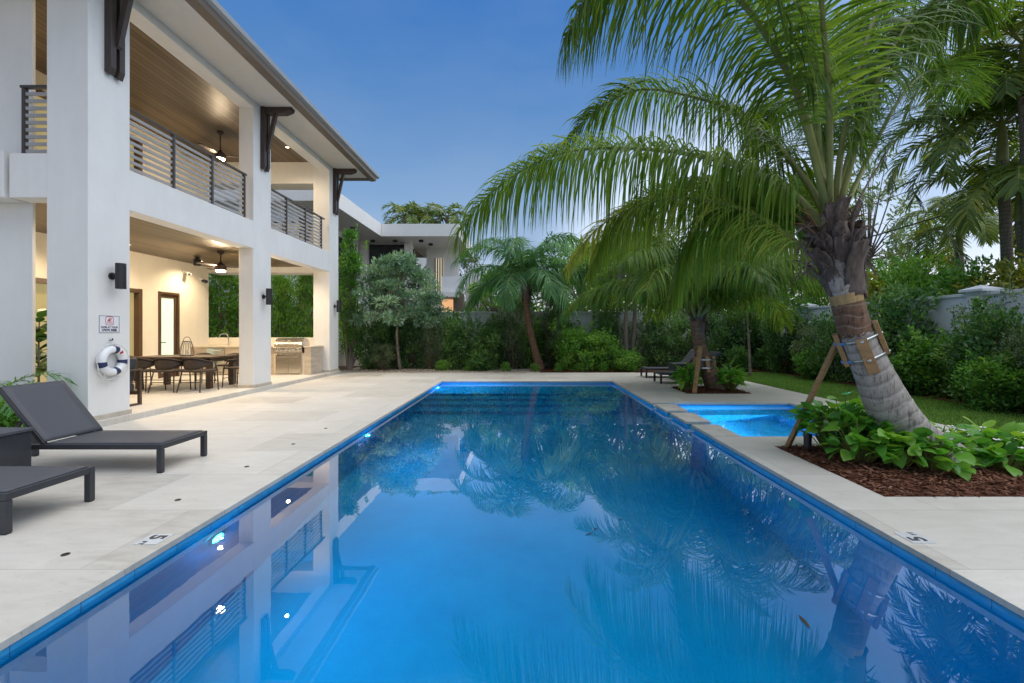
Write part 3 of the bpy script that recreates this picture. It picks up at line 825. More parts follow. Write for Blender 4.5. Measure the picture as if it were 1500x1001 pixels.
# speaker and cameras under the lower ceiling
sx, sy = at(289, 383, 11.6).x, 11.6
t = thing('ceiling_speaker', (sx, sy, 3.25), 'small black cylinder speaker hanging from the wood ceiling', 'ceiling speaker')
mb = MB(); mb.cyl((sx, sy, 3.20), .05, .05, 16); mb.build('mount', M_black, t, smooth=True)
mb = MB(); mb.lathe((sx, sy, 3.03), [(.07, 0), (.085, .01), (.085, .17)], 20); mb.build('housing', M_black, t, smooth=True)
for y, z, lab in ((12.35, 2.93, 'white security camera on the patio wall, higher of the two'), (13.0, 2.80, 'dark security camera at the patio wall corner, lower of the two')):
    t = thing('security_camera', (-9.5, y, z), lab, 'camera', 'security cameras on the patio wall')
    mb = MB(); mb.cyl((-9.5, y, z+.06), .05, .03, 16, axis='x'); mb.tube([(-9.47, y, z+.06), (-9.40, y, z)], .014, 8); mb.build('bracket', M_white, t, smooth=True)
    mb = MB(); mb.tube([(-9.45, y+.04, z+.01), (-9.30, y-.04, z-.03)], [.045, .05], 14); mb.build('body', M_white if z > 2.9 else M_black, t, smooth=True)
    mb = MB(); mb.tube([(-9.302, y-.038, z-.029), (-9.285, y-.048, z-.034)], .035, 14); mb.build('lens', M_black, t, smooth=True)

# the pool sign
def text_mesh(s, size, bold=0.0):
    c = bpy.data.curves.new('lettering', 'FONT'); c.body = s; c.size = size; c.align_x = 'CENTER'; c.align_y = 'CENTER'
    c.extrude = .0012; c.offset = bold; c.resolution_u = 3
    o = bpy.data.objects.new('lettering', c); COL.objects.link(o)
    bpy.context.view_layer.update()
    me = bpy.data.meshes.new_from_object(o.evaluated_get(bpy.context.evaluated_depsgraph_get()))
    bpy.data.objects.remove(o); bpy.data.curves.remove(c)
    return me
def text(s, size, mat, loc, rot, parent, name='lettering', bold=0.0, sx=1.0):
    me = text_mesh(s, size, bold); me.materials.clear(); me.materials.append(mat)
    o = bpy.data.objects.new(name, me); link(o, parent)
    o.location = Vector(loc) - wloc(parent); o.rotation_euler = rot; o.scale = (sx, 1, 1)
    return o
ya, yb, za, zb = 6.09, 6.41, 1.285, 1.535
sg = thing('pool_sign', (-5.853, 6.25, 1.285), 'white sign reading SWIM AT YOUR OWN RISK on the nearest pillar', 'sign')
mb = MB(); mb.box(-5.852, -5.847, ya, yb, za, zb); mb.build('plate', M_signw, sg, bevel=.001)
mb = MB(); q = .006
for b in ((ya+.008, yb-.008, za+.008, za+.008+q), (ya+.008, yb-.008, zb-.008-q, zb-.008), (ya+.008, ya+.008+q, za+.0145, zb-.0145), (yb-.008-q, yb-.008, za+.0145, zb-.0145)):
    mb.box(-5.848, -5.8455, b[0], b[1], b[2], b[3])
mb.build('border', M_signink, sg)
mb = MB(); c0 = (ya+yb)/2; pz0, pz1 = 1.395, 1.518; hw = .062; q = .007
pts = []
for k in range(32):
    a = 2*math.pi*k/32; pw = 4.0
    ca, sa = math.cos(a), math.sin(a)
    pts.append((c0 + hw*math.copysign(abs(ca)**(2/pw), ca), (pz0+pz1)/2 + hw*math.copysign(abs(sa)**(2/pw), sa)))
inn = [(c0 + (p[0]-c0)*.88, (pz0+pz1)/2 + (p[1]-(pz0+pz1)/2)*.88) for p in pts]
n_ = len(pts)
mb._add([(-5.8455, a, b) for a, b in pts] + [(-5.8455, a, b) for a, b in inn], [(i, (i+1) % n_, n_+(i+1) % n_, n_+i) for i in range(n_)])
# swimmer: head, bent arm, body, two waves
zc_ = (pz0+pz1)/2
mb.cyl((-5.8465, c0+.022, zc_+.024), .0095, .001, 16, axis='x')
mb.prism([(c0-.034, zc_-.004), (c0-.010, zc_+.030), (c0+.012, zc_+.038), (c0+.014, zc_+.028), (c0-.002, zc_+.022), (c0+.012, zc_+.006), (c0+.036, zc_-.004)], -5.8465, -5.8455, axis='x')
for dz in (-.016, -.032):
    for k in range(6):
        y0 = c0 - .042 + k*.014
        mb.prism([(y0, zc_+dz), (y0+.007, zc_+dz+.005), (y0+.014, zc_+dz), (y0+.014, zc_+dz-.005), (y0+.007, zc_+dz), (y0, zc_+dz-.005)], -5.8465, -5.8455, axis='x')
mb.build('swimmer_symbol', M_signred, sg, recalc=False)
RX = (R(90), 0, R(90))
text('SWIM AT YOUR', .036, M_signink, (-5.8462, c0, 1.365), RX, sg, bold=.0006)
text('OWN RISK', .047, M_signink, (-5.8462, c0, 1.325), RX, sg, bold=.0016)
# life ring
rc = (-5.797, 6.24, .895)
lr = thing('life_ring', (-5.853, 6.24, .905), 'white life ring with navy bands hanging on the nearest pillar', 'life ring')
mb = MB(); mb.torus(rc, .158, .052, 56, 16); mb.build('ring', M_ringwhite, lr, smooth=True)
for k, a in enumerate((78, 352, 195, 287)):
    mb = MB(); mb.torus(rc, .158, .0545, 8, 16, a0=R(a-11), a1=R(a+11)); mb.build('band', M_navy, lr, smooth=True)
mb = MB()
for k in range(4):
    a0, a1 = R((78, 195, 287, 352)[k]), R((195, 287, 352, 438)[k])
    pts = [(rc[0]+.01, rc[1] + (.232 + .028*math.sin(math.pi*u/8))*math.cos(a0+(a1-a0)*u/8), rc[2] + (.232 + .028*math.sin(math.pi*u/8))*math.sin(a0+(a1-a0)*u/8) - .02*math.sin(math.pi*u/8)) for u in range(9)]
    mb.tube(pts, .0065, 7)
mb.tube([(rc[0], 6.28, 1.10), (-5.83, 6.26, 1.19)], .006, 7)
mb.tube([(rc[0]+.01, 6.11, .74), (-5.80, 6.13, .65), (-5.80, 6.23, .615), (-5.80, 6.33, .65)], .007, 7); mb.build('grab_rope', M_rope, lr, smooth=True)
mb = MB(); mb.tube([(-5.853, 6.26, 1.185), (-5.815, 6.26, 1.185), (-5.81, 6.26, 1.21)], .008, 8); mb.build('hook', M_bracket, lr, smooth=True)
mb = MB(); mb.prism([(6.315, .985), (6.355, 1.005), (6.345, 1.035), (6.305, 1.01)], -5.752, -5.743, axis='x'); mb.build('red_mark', M_signred, lr)
# ------------------------------------------------------------------ pool fittings
def pool_light(loc, nrm_, label, e, cone=150, tilt=-12, group='underwater pool lights'):
    t = thing('pool_light', loc, label, 'pool light', group)
    v = Vector(nrm_)
    ax = 'x' if abs(v.x) > .5 else 'y'; s = 1 if (v.x + v.y) > 0 else -1
    mb = MB(); mb.lathe(loc, [(.085, 0), (.085, s*.012), (.060, s*.020), (.060, s*.010)], 28, axis=ax, cap=False); mb.build('rim', M_chrome, t, smooth=True)
    mb = MB(); mb.lathe(loc, [(.058, s*.008), (.050, s*.018), (.02, s*.024)], 28, axis=ax); mb.build('lens', M_poollamp, t, smooth=True)
    d = (v + Vector((0, 0, math.tan(R(tilt))))).normalized()
    point('pool_light_glow', Vector(loc) + v*.045, e*.10, (.10, .45, 1.0), .008)
    point('pool_light_beam', Vector(loc) + v*.06, e, (.14, .56, 1.0), .05, spot=cone, rot=d.to_track_quat('-Z', 'Y').to_euler(), blend=.9)
xl = PX0 - .012
pool_light((xl, 3.16, -.33), (1,0,0), 'bright round underwater pool light on the left pool wall, the nearest one', 60)
pool_light((xl, 6.15, -.33), (1,0,0), 'round underwater pool light on the left pool wall near its middle', 120)
pool_light((xl, 11.0, -.22), (1,0,0), 'round pool light over the shallow shelf at the far left corner', 520, 170, -14)
pool_light((s1-.008, 6.15, -.30), (-1,0,0), 'glowing underwater light on the right wall of the spa', 520, 168, -4)
pool_light((PX1+.012, 1.2, -.40), (-1,0,0), 'round underwater pool light on the right pool wall near the viewer', 10)

# small round deck jets in a line along the left side
for k, (y, wd) in enumerate(((2.59, 'nearest of the row'), (3.43, 'beside the left depth marker'), (4.28, 'in front of the upright lounger'), (5.14, 'fourth from the near end'), (5.98, 'fifth from the near end'))):
    t = thing('deck_jet', (-2.68, y, 0), 'small dark round deck jet by the pool, ' + wd, 'deck jet', 'deck jets beside the pool')
    mb = MB(); mb.lathe((-2.68, y, .0), [(.014, .0005), (.021, .0005), (.021, .004), (.015, .005)], 20, cap=False); mb.build('ring', M_bracket, t)
    mb = MB(); mb.cyl((-2.68, y, .0006), .014, .001, 16); mb.build('nozzle', M_black, t)

def marker(x, y, s, label):
    t = thing('depth_marker', (x, y, 0), label, 'depth marker', 'pool depth markers')
    mb = MB(); mb.box(x-.072, x+.072, y-.072, y+.072, .0005, .004); mb.build('tile', M_tilew, t, bevel=.001)
    rz = R(-90) if s > 0 else R(90)     # read from the deck, facing the pool
    sg_ = 1 if s > 0 else -1
    text('5', .132, M_ink, (x, y + sg_*.022, .0042), (0, 0, rz), t, bold=.004, sx=.95)
    text('FT', .042, M_ink, (x - sg_*.03, y - sg_*.052, .0042), (0, 0, rz), t, bold=.0008)
marker(-2.32, 2.78, 1, 'white depth tile reading 5 FT on the left pool edge')
marker(2.46, 2.80, -1, 'white depth tile reading 5 FT on the right pool edge')

# leaves that float on the water
for (px, py, rz, L), wd in zip(((857, 785, .6, .07), (870, 778, 1.0, .06), (905, 763, .5, .05), (1187, 922, 1.5, .10)),
                          ('left of a loose trio', 'middle of a loose trio', 'right of a loose trio', 'longest one, alone near the right edge')):
    Y = F * (H - WZ) / (py - VY); p = Vector(((px-VX)*Y/F, Y, WZ + .003))
    lb = LB(); b = np.array([tuple(p)]); d_ = np.array([[math.cos(rz), math.sin(rz), .02]])
    lb.strips(b, d_, np.array([[-math.sin(rz), math.cos(rz), 0]]), L, L*.22, .01, 4, [.2, .8, 1, .7, .1])
    o = lb.build('floating_leaf', M_deadleaf); tag(o, 'dark fallen leaf floating on the pool, ' + wd, 'leaf', 'leaves floating on the pool')

# ------------------------------------------------------------------ loungers
def make_lounger():
    """foot end at x = 0, head towards -x, width along y 0..0.60"""
    t = empty('sun_lounger')
    W, Ln, z = .60, 2.05, .262
    mb = MB()
    for y in (.024, W-.024): mb.bar((-Ln, y, z-.02), (0, y, z-.02), .042, .046)
    mb.bar((-.022, .045, z-.02), (-.022, W-.045, z-.02), .042, .046); mb.bar((-Ln+.022, .045, z-.02), (-Ln+.022, W-.045, z-.02), .042, .046)
    fr = mb.build('frame', M_frame, t, bevel=.004)
    for x in (-.024, -Ln+.26):
        for y in (.024, W-.024):
            mb = MB(); mb.box(x-.024, x+.024, y-.021, y+.021, .006, z-.044); lg = mb.build('leg', M_frame, t, bevel=.004)
            mb = MB(); mb.box(x-.020, x+.020, y-.017, y+.017, 0, .006); mb.build('foot_pad', M_black, lg)
    hx = -1.10
    mb = MB(); n = 14
    vs = []
    for i in range(n+1):
        x = -.03 + (hx+.03)*i/n
        for j in range(9):
            y = .03 + (W-.06)*j/8
            vs.append((x, y, z + .010 - .012*math.sin(math.pi*i/n)*math.sin(math.pi*j/8)))
    mb._add(vs, [(i*9+j, i*9+j+1, (i+1)*9+j+1, (i+1)*9+j) for i in range(n) for j in range(8)])
    sl = mb.build('seat_sling', M_sling, t, smooth=True)
    md = sl.modifiers.new('thick', 'SOLIDIFY'); md.thickness = .008
    a = R(51); L = .66
    dx, dz = -math.cos(a), math.sin(a)
    mb = MB()
    for y in (.030, W-.030): mb.bar((hx, y, z+.0), (hx+dx*L, y, z+dz*L), .034, .036)
    mb.bar((hx+dx*L, .014, z+dz*L), (hx+dx*L, W-.014, z+dz*L), .036, .034)
    mb.bar((hx+dx*.33, .05, z+dz*.33-.01), (hx+dx*.33-.18, .05, z-.03), .02, .02); mb.bar((hx+dx*.33, W-.05, z+dz*.33-.01), (hx+dx*.33-.18, W-.05, z-.03), .02, .02)
    bf = mb.build('backrest', M_frame, t, bevel=.004)
    mb = MB(); vs = []
    nx_, nz_ = dz, -dx
    for i in range(n+1):
        u = .01 + (L-.01)*i/n
        for j in range(9):
            sag = .012*math.sin(math.pi*i/n)*math.sin(math.pi*j/8) - .020
            vs.append((hx+dx*u - nx_*sag, .02+(W-.04)*j/8, z+dz*u - nz_*sag))
    mb._add(vs, [(i*9+j, i*9+j+1, (i+1)*9+j+1, (i+1)*9+j) for i in range(n) for j in range(8)])
    bs = mb.build('back_sling', M_sling, bf, smooth=True)
    md = bs.modifiers.new('thick', 'SOLIDIFY'); md.thickness = .008
    return t
def sling():
    n = N('charcoal_mesh_sling'); c = n.coord('Object')
    w = n.new('ShaderNodeTexChecker'); w.inputs['Scale'].default_value = 260
    w.inputs['Color1'].default_value = (.040, .043, .052, 1); w.inputs['Color2'].default_value = (.085, .088, .100, 1); n.l.new(c, w.inputs['Vector'])
    f = n.noise(c, 5, 5)
    n.set(Base_Color=n.mix(n.math('MULTIPLY', f, .5), w.outputs[0], (.072, .074, .086)), Roughness=.62)
    n.bump(n.noise(c, 320, 2), .15, .001)
    return n.m
M_sling = sling()
L0 = make_lounger()
def lounger(o, x, y, rz, label):
    o.location = (x, y, 0); o.rotation_euler = (0, 0, rz)
    tag(o, label, 'sun lounger', 'charcoal sling loungers')
G = math.pi
lounger(L0, -3.335, 4.07, 0, 'charcoal sling lounger with raised back near the life ring pillar')
lounger(copy_tree(L0), -3.315, 2.83, 0, 'charcoal sling lounger nearest the viewer, cut by the left picture edge')
lounger(copy_tree(L0), 3.40, 11.72, G, 'charcoal lounger with raised back behind the small palm bed, nearer of the far pair')
lounger(copy_tree(L0), 3.42, 13.12, G, 'charcoal lounger closest to the back hedge, farther of the far pair')
def side_table(x, y, label):
    t = thing('side_table', (x, y, 0), label, 'side table', 'dark cube side tables')
    mb = MB(); mb.box(x-.23, x+.23, y-.23, y+.23, .015, .415); mb.build('body', M_frame, t, bevel=.005)
    mb = MB(); mb.box(x-.245, x+.245, y-.245, y+.245, .418, .445); mb.build('tabletop', M_sling, t, bevel=.004)
    mb = MB(); mb.box(x-.20, x+.20, y-.20, y+.20, 0, .015); mb.build('base', M_black, t)
side_table(-4.64, 3.74, 'dark cube side table between the two left loungers')
side_table(4.26, 12.2, 'dark cube side table between the two far loungers')

# ------------------------------------------------------------------ dining set on the patio
PZ = .09
tb = thing('dining_table', (-7.45, 9.86, PZ), 'long dark dining table on the lit patio behind the pillars', 'table')
mb = MB()
for k in range(9): mb.box(-8.35 + .19*k, -8.35 + .19*k + .186, 9.38, 10.34, .735, .77)
mb.build('tabletop', M_tablewood, tb, bevel=.003)
mb = MB(); mb.box(-8.28, -6.70, 9.44, 9.47, .66, .734); mb.box(-8.28, -6.70, 10.25, 10.28, .66, .734); mb.box(-8.28, -8.25, 9.471, 10.249, .66, .734); mb.box(-6.73, -6.70, 9.471, 10.249, .66, .734)
mb.build('apron', M_tablewood, tb)
for x in (-8.24, -6.74):
    for y in (9.49, 10.23):
        mb = MB(); mb.box(x-.05, x+.05, y-.05, y+.05, PZ, .735); mb.build('leg', M_tablewood, tb, bevel=.004)
def make_chair():
    """faces +y, seat 0.44, origin at its base"""
    t = empty('wicker_chair')
    mb = MB(); vs = []
    for i in range(7):
        for j in range(7):
            u, v = i/6*2-1, j/6*2-1
            vs.append((u*.225*(1-.1*(v < -.5)), v*.22, .435 - .018*(1-u*u)*(1-v*v)))
    mb._add(vs, [(i*7+j, i*7+j+1, (i+1)*7+j+1, (i+1)*7+j) for i in range(6) for j in range(6)])
    s = mb.build('seat', M_wicker, t, smooth=True); md = s.modifiers.new('thick', 'SOLIDIFY'); md.thickness = .035
    # wrap-around woven back and arms: taller behind, dropping to the arm fronts
    mb = MB(); vs = []; n = 20
    for i in range(n+1):
        a = math.pi*(-.06 + 1.12*i/n)
        b = max(0, math.sin(a))
        top = .595 + .085*b**1.5; bot = .55 - .11*b**1.2
        for k in range(4):
            z = bot + (top-bot)*k/3
            r = 1 + .07*(z-.45)/.4
            vs.append((.262*r*math.cos(a), -.225*r*math.sin(a) + .0, z))
    mb._add(vs, [(i*4+j, i*4+j+1, (i+1)*4+j+1, (i+1)*4+j) for i in range(n) for j in range(3)])
    b_ = mb.build('backrest', M_wicker, t, smooth=True); md = b_.modifiers.new('thick', 'SOLIDIFY'); md.thickness = .014
    mb = MB()
    mb.tube([(.285*math.cos(math.pi*(-.06+1.12*i/n)), -.245*math.sin(math.pi*(-.06+1.12*i/n)), .60 + .085*max(0, math.sin(math.pi*(-.06+1.12*i/n)))**1.5) for i in range(n+1)], .014, 8)
    mb.build('arm_rail', M_wicker, t, smooth=True)
    for sx_ in (-1, 1):
        mb = MB(); mb.tube([(sx_*.285, .06, .60), (sx_*.245, .19, .42), (sx_*.25, .215, 0)], .012, 8); mb.build('leg', M_bracket, t, smooth=True)
        mb = MB(); mb.tube([(sx_*.19, -.19, .44), (sx_*.24, -.27, 0)], .012, 8); mb.build('leg', M_bracket, t, smooth=True)
    mb = MB(); mb.tube([(-.245, .205, .2), (.245, .205, .2)], .008, 8); mb.build('stretcher', M_bracket, t, smooth=True)
    mb = MB(); mb.tube([(-.215, -.235, .2), (.215, -.235, .2)], .008, 8); mb.build('stretcher', M_bracket, t, smooth=True)
    return t
C0 = make_chair()
CH = [(-7.80, 9.12, 0, 'brown wicker armchair on the near side of the table, left of two others'),
      (-7.24, 9.08, 4, 'brown wicker armchair in the middle of the near side of the table'),
      (-6.68, 9.10, -3, 'brown wicker armchair on the near side of the dining table, nearest the middle pillar'),
      (-8.32, 9.18, 0, 'brown wicker armchair half hidden by the near pillar at the table'),
      (-6.36, 9.90, 90, 'brown wicker armchair at the end of the dining table beside the middle pillar'),
      (-7.05, 10.66, 180, 'brown wicker armchair across the table, right of the lantern'),
      (-7.85, 10.66, 180, 'brown wicker armchair across the table, left of the lantern'),
      (-8.72, 9.86, -90, 'brown wicker armchair at the wall end of the dining table')]
for k, (x, y, a, lab) in enumerate(CH):
    o = C0 if k == 0 else copy_tree(C0)
    o.location = (x, y, PZ); o.rotation_euler = (0, 0, R(a)); tag(o, lab, 'chair', 'wicker chairs round the dining table')
# lantern on the table
lx, ly = at(274, 520, 9.9).x, 9.9
ln = thing('wire_lantern', (lx, ly, .77), 'tapered black wire lantern standing on the dining table', 'lantern')
mb = MB()
for k in range(16):
    a = 2*math.pi*k/16
    mb.tube([(lx + r*math.cos(a), ly + r*math.sin(a), .78 + z) for r, z in ((.125, 0), (.135, .05), (.115, .2), (.08, .31))], .0035, 5)
mb.build('wire_cage', M_black, ln)
mb = MB(); mb.lathe((lx, ly, .77), [(.13, 0), (.135, .012), (.02, .014)], 24); mb.build('base', M_black, ln)
mb = MB(); mb.torus((lx, ly, 1.09), .08, .007, 24, 8, axis='z'); mb.build('top_ring', M_black, ln, smooth=True)
mb = MB(); mb.tube([(lx + .085*math.cos(a), ly, 1.09 + .10*math.sin(a)) for a in [math.pi*k/10 for k in range(11)]], .006, 6); mb.build('handle', M_black, ln, smooth=True)
mb = MB(); mb.cyl((lx, ly, .785), .035, .11, 16); mb.build('candle', M_cream, ln, smooth=True)
# dark outdoor armchair just behind the near pillar
ax, ay = -6.42, 6.70
ac = thing('patio_armchair', (-6.8, 7.05, PZ), 'dark framed patio armchair with black cushions behind the nearest pillar', 'armchair')
mb = MB()
for x in (ax, ax-.74):
    for y in (ay, ay+.70): mb.box(x-.022, x+.022, y-.022, y+.022, PZ, .66)
    mb.box(x-.03, x+.03, ay-.03, ay+.73, .66, .685); mb.box(x-.02, x+.02, ay+.022, ay+.678, PZ+.002, PZ+.03)
mb.box(ax-.72, ax-.02, ay+.02, ay+.05, .26, .32); mb.box(ax-.72, ax-.02, ay+.65, ay+.68, .26, .32)
mb.build('frame', M_tablewood, ac, bevel=.003)
mb = MB(); mb.box(ax-.70, ax-.04, ay+.05, ay+.66, .32, .46); mb.build('seat_cushion', M_frame, ac, bevel=.03)
mb = MB(); mb.prism([(ay+.50, .47), (ay+.66, .47), (ay+.74, .86), (ay+.60, .88)], ax-.69, ax-.05, axis='x'); mb.build('back_cushion', M_frame, ac, bevel=.03)

# ------------------------------------------------------------------ outdoor kitchen
kt = thing('outdoor_kitchen', (-7.9, 12.95, PZ), 'cream stone kitchen counter along the far patio wall', 'counter')
mb = MB(); mb.box(-9.49, -7.10, 12.66, 13.32, PZ, .86); mb.box(-6.24, -6.05, 12.56, 13.30, PZ, .86); mb.box(-7.098, -6.242, 12.95, 13.32, PZ, .86)
mb.build('cabinet', M_stonepanel, kt, bevel=.004)
mb = MB(); mb.box(-9.495, -7.085, 12.62, 13.325, .86, .90); mb.box(-6.25, -6.03, 12.53, 13.31, .86, .90); mb.build('countertop', M_counter, kt, bevel=.004)
for x0, x1 in ((-9.05, -8.55), (-7.75, -7.30)):
    mb = MB(); mb.box(x0, x1, 12.632, 12.658, .16, .83); dd = mb.build('appliance_door', M_steel, kt, bevel=.003)
    mb = MB(); mb.tube([(x0+.05, 12.60, .77), (x1-.05, 12.60, .77)], .011, 8); mb.tube([(x0+.07, 12.632, .77), (x0+.07, 12.60, .77)], .008, 6); mb.tube([(x1-.07, 12.632, .77), (x1-.07, 12.60, .77)], .008, 6); mb.build('handle', M_chrome, dd, smooth=True)
fxx = at(333, 495, 13.05).x
mb = MB(); mb.cyl((fxx, 13.1, .90), .03, .02, 16); mb.tube([(fxx, 13.1, .91), (fxx, 13.1, 1.16), (fxx-.02, 13.07, 1.23), (fxx-.07, 13.0, 1.25), (fxx-.13, 12.93, 1.22), (fxx-.145, 12.91, 1.12)], .013, 10); mb.tube([(fxx+.02, 13.1, .97), (fxx+.10, 13.1, 1.0)], .007, 8)
mb.build('faucet', M_chrome, kt, smooth=True)
# the grill
gx0, gx1, gy = -7.07, -6.27, 12.50
gr = thing('gas_grill', ((gx0+gx1)/2, gy+.3, PZ), 'built in stainless steel gas grill with rounded hood and front knobs', 'grill')
mb = MB(); mb.box(gx0-.03, gx1+.03, gy+.06, gy+.44, PZ, .70); mb.build('island', M_counter, gr)
mb = MB(); mb.box(gx0+.02, gx1-.02, gy+.02, gy+.45, .70, .885); mb.build('firebox', M_steel, gr, bevel=.004)
mb = MB(); mb.prism([(gy-.01, .71), (gy+.019, .71), (gy+.019, .885), (gy+.0, .885), (gy-.03, .845)], gx0, gx1, axis='x'); cp = mb.build('control_panel', M_steel, gr, bevel=.003)
for k in range(6):
    x = gx0 + .10 + .12*k
    mb = MB(); mb.lathe((x, gy-.022, .785), [(.036, 0), (.036, -.012), (.025, -.016), (.022, -.045), (.018, -.048)], 18, axis='y'); mb.build('knob', M_chrome, cp, smooth=True)
mb = MB(); pr = [(gy-.0, .888)]
for k in range(9):
    a = math.pi*(.95 - .80*k/8); pr.append((gy+.235 + .235*math.cos(a)*1.0, .905 + .225*math.sin(a)))
pr += [(gy+.46, .888)]
mb.prism(pr, gx0+.01, gx1-.01, axis='x'); hd = mb.build('hood', M_steel, gr, bevel=.006)
mb = MB(); mb.tube([(gx0+.08, gy-.05, .955), (gx1-.08, gy-.05, .955)], .015, 10)
for x in (gx0+.12, gx1-.12): mb.tube([(x, gy+.03, .955), (x, gy-.05, .955)], .011, 8)
mb.build('handle', M_chrome, hd, smooth=True)
mb = MB(); mb.lathe(((gx0+gx1)/2, gy+.045, 1.04), [(.045, 0), (.045, -.015), (.04, -.02)], 20, axis='y'); mb.build('thermometer', M_chrome, hd, smooth=True)
xm = (gx0+gx1)/2
for x0, x1, hx_ in ((gx0+.04, xm-.004, xm-.05), (xm+.004, gx1-.04, xm+.05)):
    mb = MB(); mb.box(x0, x1, gy+.02, gy+.058, .14, .66); dd = mb.build('door', M_steel, gr, bevel=.003)
    mb = MB(); mb.tube([(x0+.06, gy-.01, .60), (x1-.06, gy-.01, .60)], .010, 8); mb.tube([(x0+.08, gy+.02, .60), (x0+.08, gy-.01, .60)], .007, 6); mb.tube([(x1-.08, gy+.02, .60), (x1-.08, gy-.01, .60)], .007, 6); mb.build('handle', M_chrome, dd, smooth=True)

# ------------------------------------------------------------------ garden walls
def gwall(name, label, boxes, caps):
    t = thing(name, (boxes[0][0], boxes[0][2], 0), label, 'garden wall', 'garden walls')
    mb = MB(); [mb.box(*b) for b in boxes]; mb.build('wall', M_concrete, t, bevel=.006)
    mb = MB(); [mb.box(*b) for b in caps]; mb.build('coping', M_concrete, t, bevel=.006)
    return t
gwall('garden_wall', 'long pale grey garden wall behind the back hedge', [(-16, 8.98, 17.0, 17.2, 0, 2.02)], [(-16, 8.99, 16.97, 17.23, 2.02, 2.08)])
w2 = gwall('garden_wall', 'pale grey garden wall running along the right side of the lawn', [(9.0, 9.2, -6, 17.25, 0, 2.02)], [(8.97, 9.23, -6, 17.26, 2.02, 2.08)])
for y in (8.85, 14.3):
    mb = MB(); mb.box(8.95, 9.25, y-.16, y+.16, 0, 2.10)
    mb._add([(8.88,y-.24,2.10),(9.32,y-.24,2.10),(9.32,y+.24,2.10),(8.88,y+.24,2.10),(8.88,y-.24,2.15),(9.32,y-.24,2.15),(9.32,y+.24,2.15),(8.88,y+.24,2.15),(9.1,y,2.24)],
            [(3,2,1,0),(0,1,5,4),(1,2,6,5),(2,3,7,6),(3,0,4,7),(4,5,8),(5,6,8),(6,7,8),(7,4,8)])
    mb.build('pier', M_concrete, w2, bevel=.004)

# ------------------------------------------------------------------ neighbour's house beyond the wall
nh = thing('neighbour_house', (-5, 26, 0), 'modern white flat roofed neighbouring house beyond the back wall', 'house')
def nb(name, mat, *boxes, parent=None): return hb(name, mat, *boxes, parent=parent or nh)
yf = 24.0
zt, zb = 7.15, 6.48
X_ = lambda px, Y: (px - VX) * Y / F
Z_ = lambda py, Y: H - (py - VY) * Y / F
nb('roof_slab', M_white, (-7.75, X_(672, yf), yf, 31, zb, zt), (-14, -7.76, 15.5+2, 31, zb, zt))
yw = 25.6
# left wing: its side wall with tall dark windows, parallel to the garden
nb('side_wing', M_concrete, (-14, -9.35, 18.0, 24.9, 0, zb))
for y0, y1 in ((18.4, 21.4), (21.8, 24.6)):
    w = nb('window', M_darkglass, (-9.40, -9.33, y0, y1, 2.4, 6.1)); nb('frame', M_black, (-9.38, -9.31, y0, y0+.07, 2.4, 6.1), (-9.38, -9.31, (y0+y1)/2-.03, (y0+y1)/2+.03, 2.4, 6.1), (-9.38, -9.31, y0, y1, 6.02, 6.1), parent=w)
# front: columns with dark glazing between
for a, b in ((530, 540), (594, 604), (716, 724)):
    nb('column', M_white, (X_(a, yw), X_(b, yw), yw-.25, yw+.1, 0, zb if a < 700 else Z_(400, yw)))
for a, b in ((540, 594),):
    w = nb('window', M_darkglass, (X_(a, yw), X_(b, yw), yw+.12, yw+.2, 2.6, Z_(358, yw))); xm_ = (X_(a, yw)+X_(b, yw))/2
    nb('frame', M_black, (xm_-.04, xm_+.04, yw+.08, yw+.119, 2.6, Z_(358, yw)), (X_(a, yw), X_(b, yw), yw+.08, yw+.119, 4.35, 4.45), parent=w)
nb('front_wall', M_white, (X_(528, yw), X_(603, yw), yw+.21, yw+.5, 0, zb), (X_(625, 27.5), X_(672, 27.5), 27.5, 27.8, 0, zb), (X_(604, yw), X_(660, yw), yw, yw+.2, 0, Z_(436, yw)))
w = nb('window', M_darkglass, (X_(604, yw)-.02, X_(604, yw)+.04, yw+.21, 29, 3.0, 6.1))
w = nb('window', M_creamglass, (X_(638, 27.5), X_(649, 27.5), 27.44, 27.49, Z_(442, 27.5), Z_(379, 27.5)))
nb('frame', M_black, *[(X_(638+i*3.4, 27.5)-.03, X_(638+i*3.4, 27.5)+.03, 27.40, 27.435, Z_(442, 27.5), Z_(379, 27.5)) for i in range(4)], parent=w)
nb('balcony_slab', M_white, (X_(640, 23.5), X_(670, 23.5), 23.5, 27.4, Z_(435, 23.5), Z_(428, 23.5)))
nb('lit_room', M_warmroom, (X_(648, yw), X_(664, yw), yw-.1, yw-.03, 1.6, Z_(436, yw)))
nb('porch_pier', M_fascia, (X_(664, 24.2), X_(679, 24.2), 24.2, 24.6, 0, Z_(430, 24.2)))
nb('porch_wall', M_white, (X_(682, 26), X_(716, 26), 26, 26.3, 0, Z_(400, 26)))
nb('balustrade', M_concrete, (X_(648, 25.2), X_(680, 25.2), 25.0, 25.15, Z_(428, 25), Z_(405, 25)))
nb('grille', M_black, *[(X_(704+i*2.0, 25.2)-.02, X_(704+i*2.0, 25.2)+.02, 25.2, 25.25, .5, Z_(405, 25.2)) for i in range(5)])
fy = 21
sh = thing('low_side_building', (X_(745, fy), fy, 0), 'low white side building with slanting dark roof edge beyond the back wall', 'outbuilding')
mb = MB(); mb.prism([(X_(725, fy), 0), (X_(772, fy), 0), (X_(772, fy), Z_(445, fy)), (X_(725, fy), Z_(436, fy))], fy, fy+4); mb.build('wall', M_white, sh)
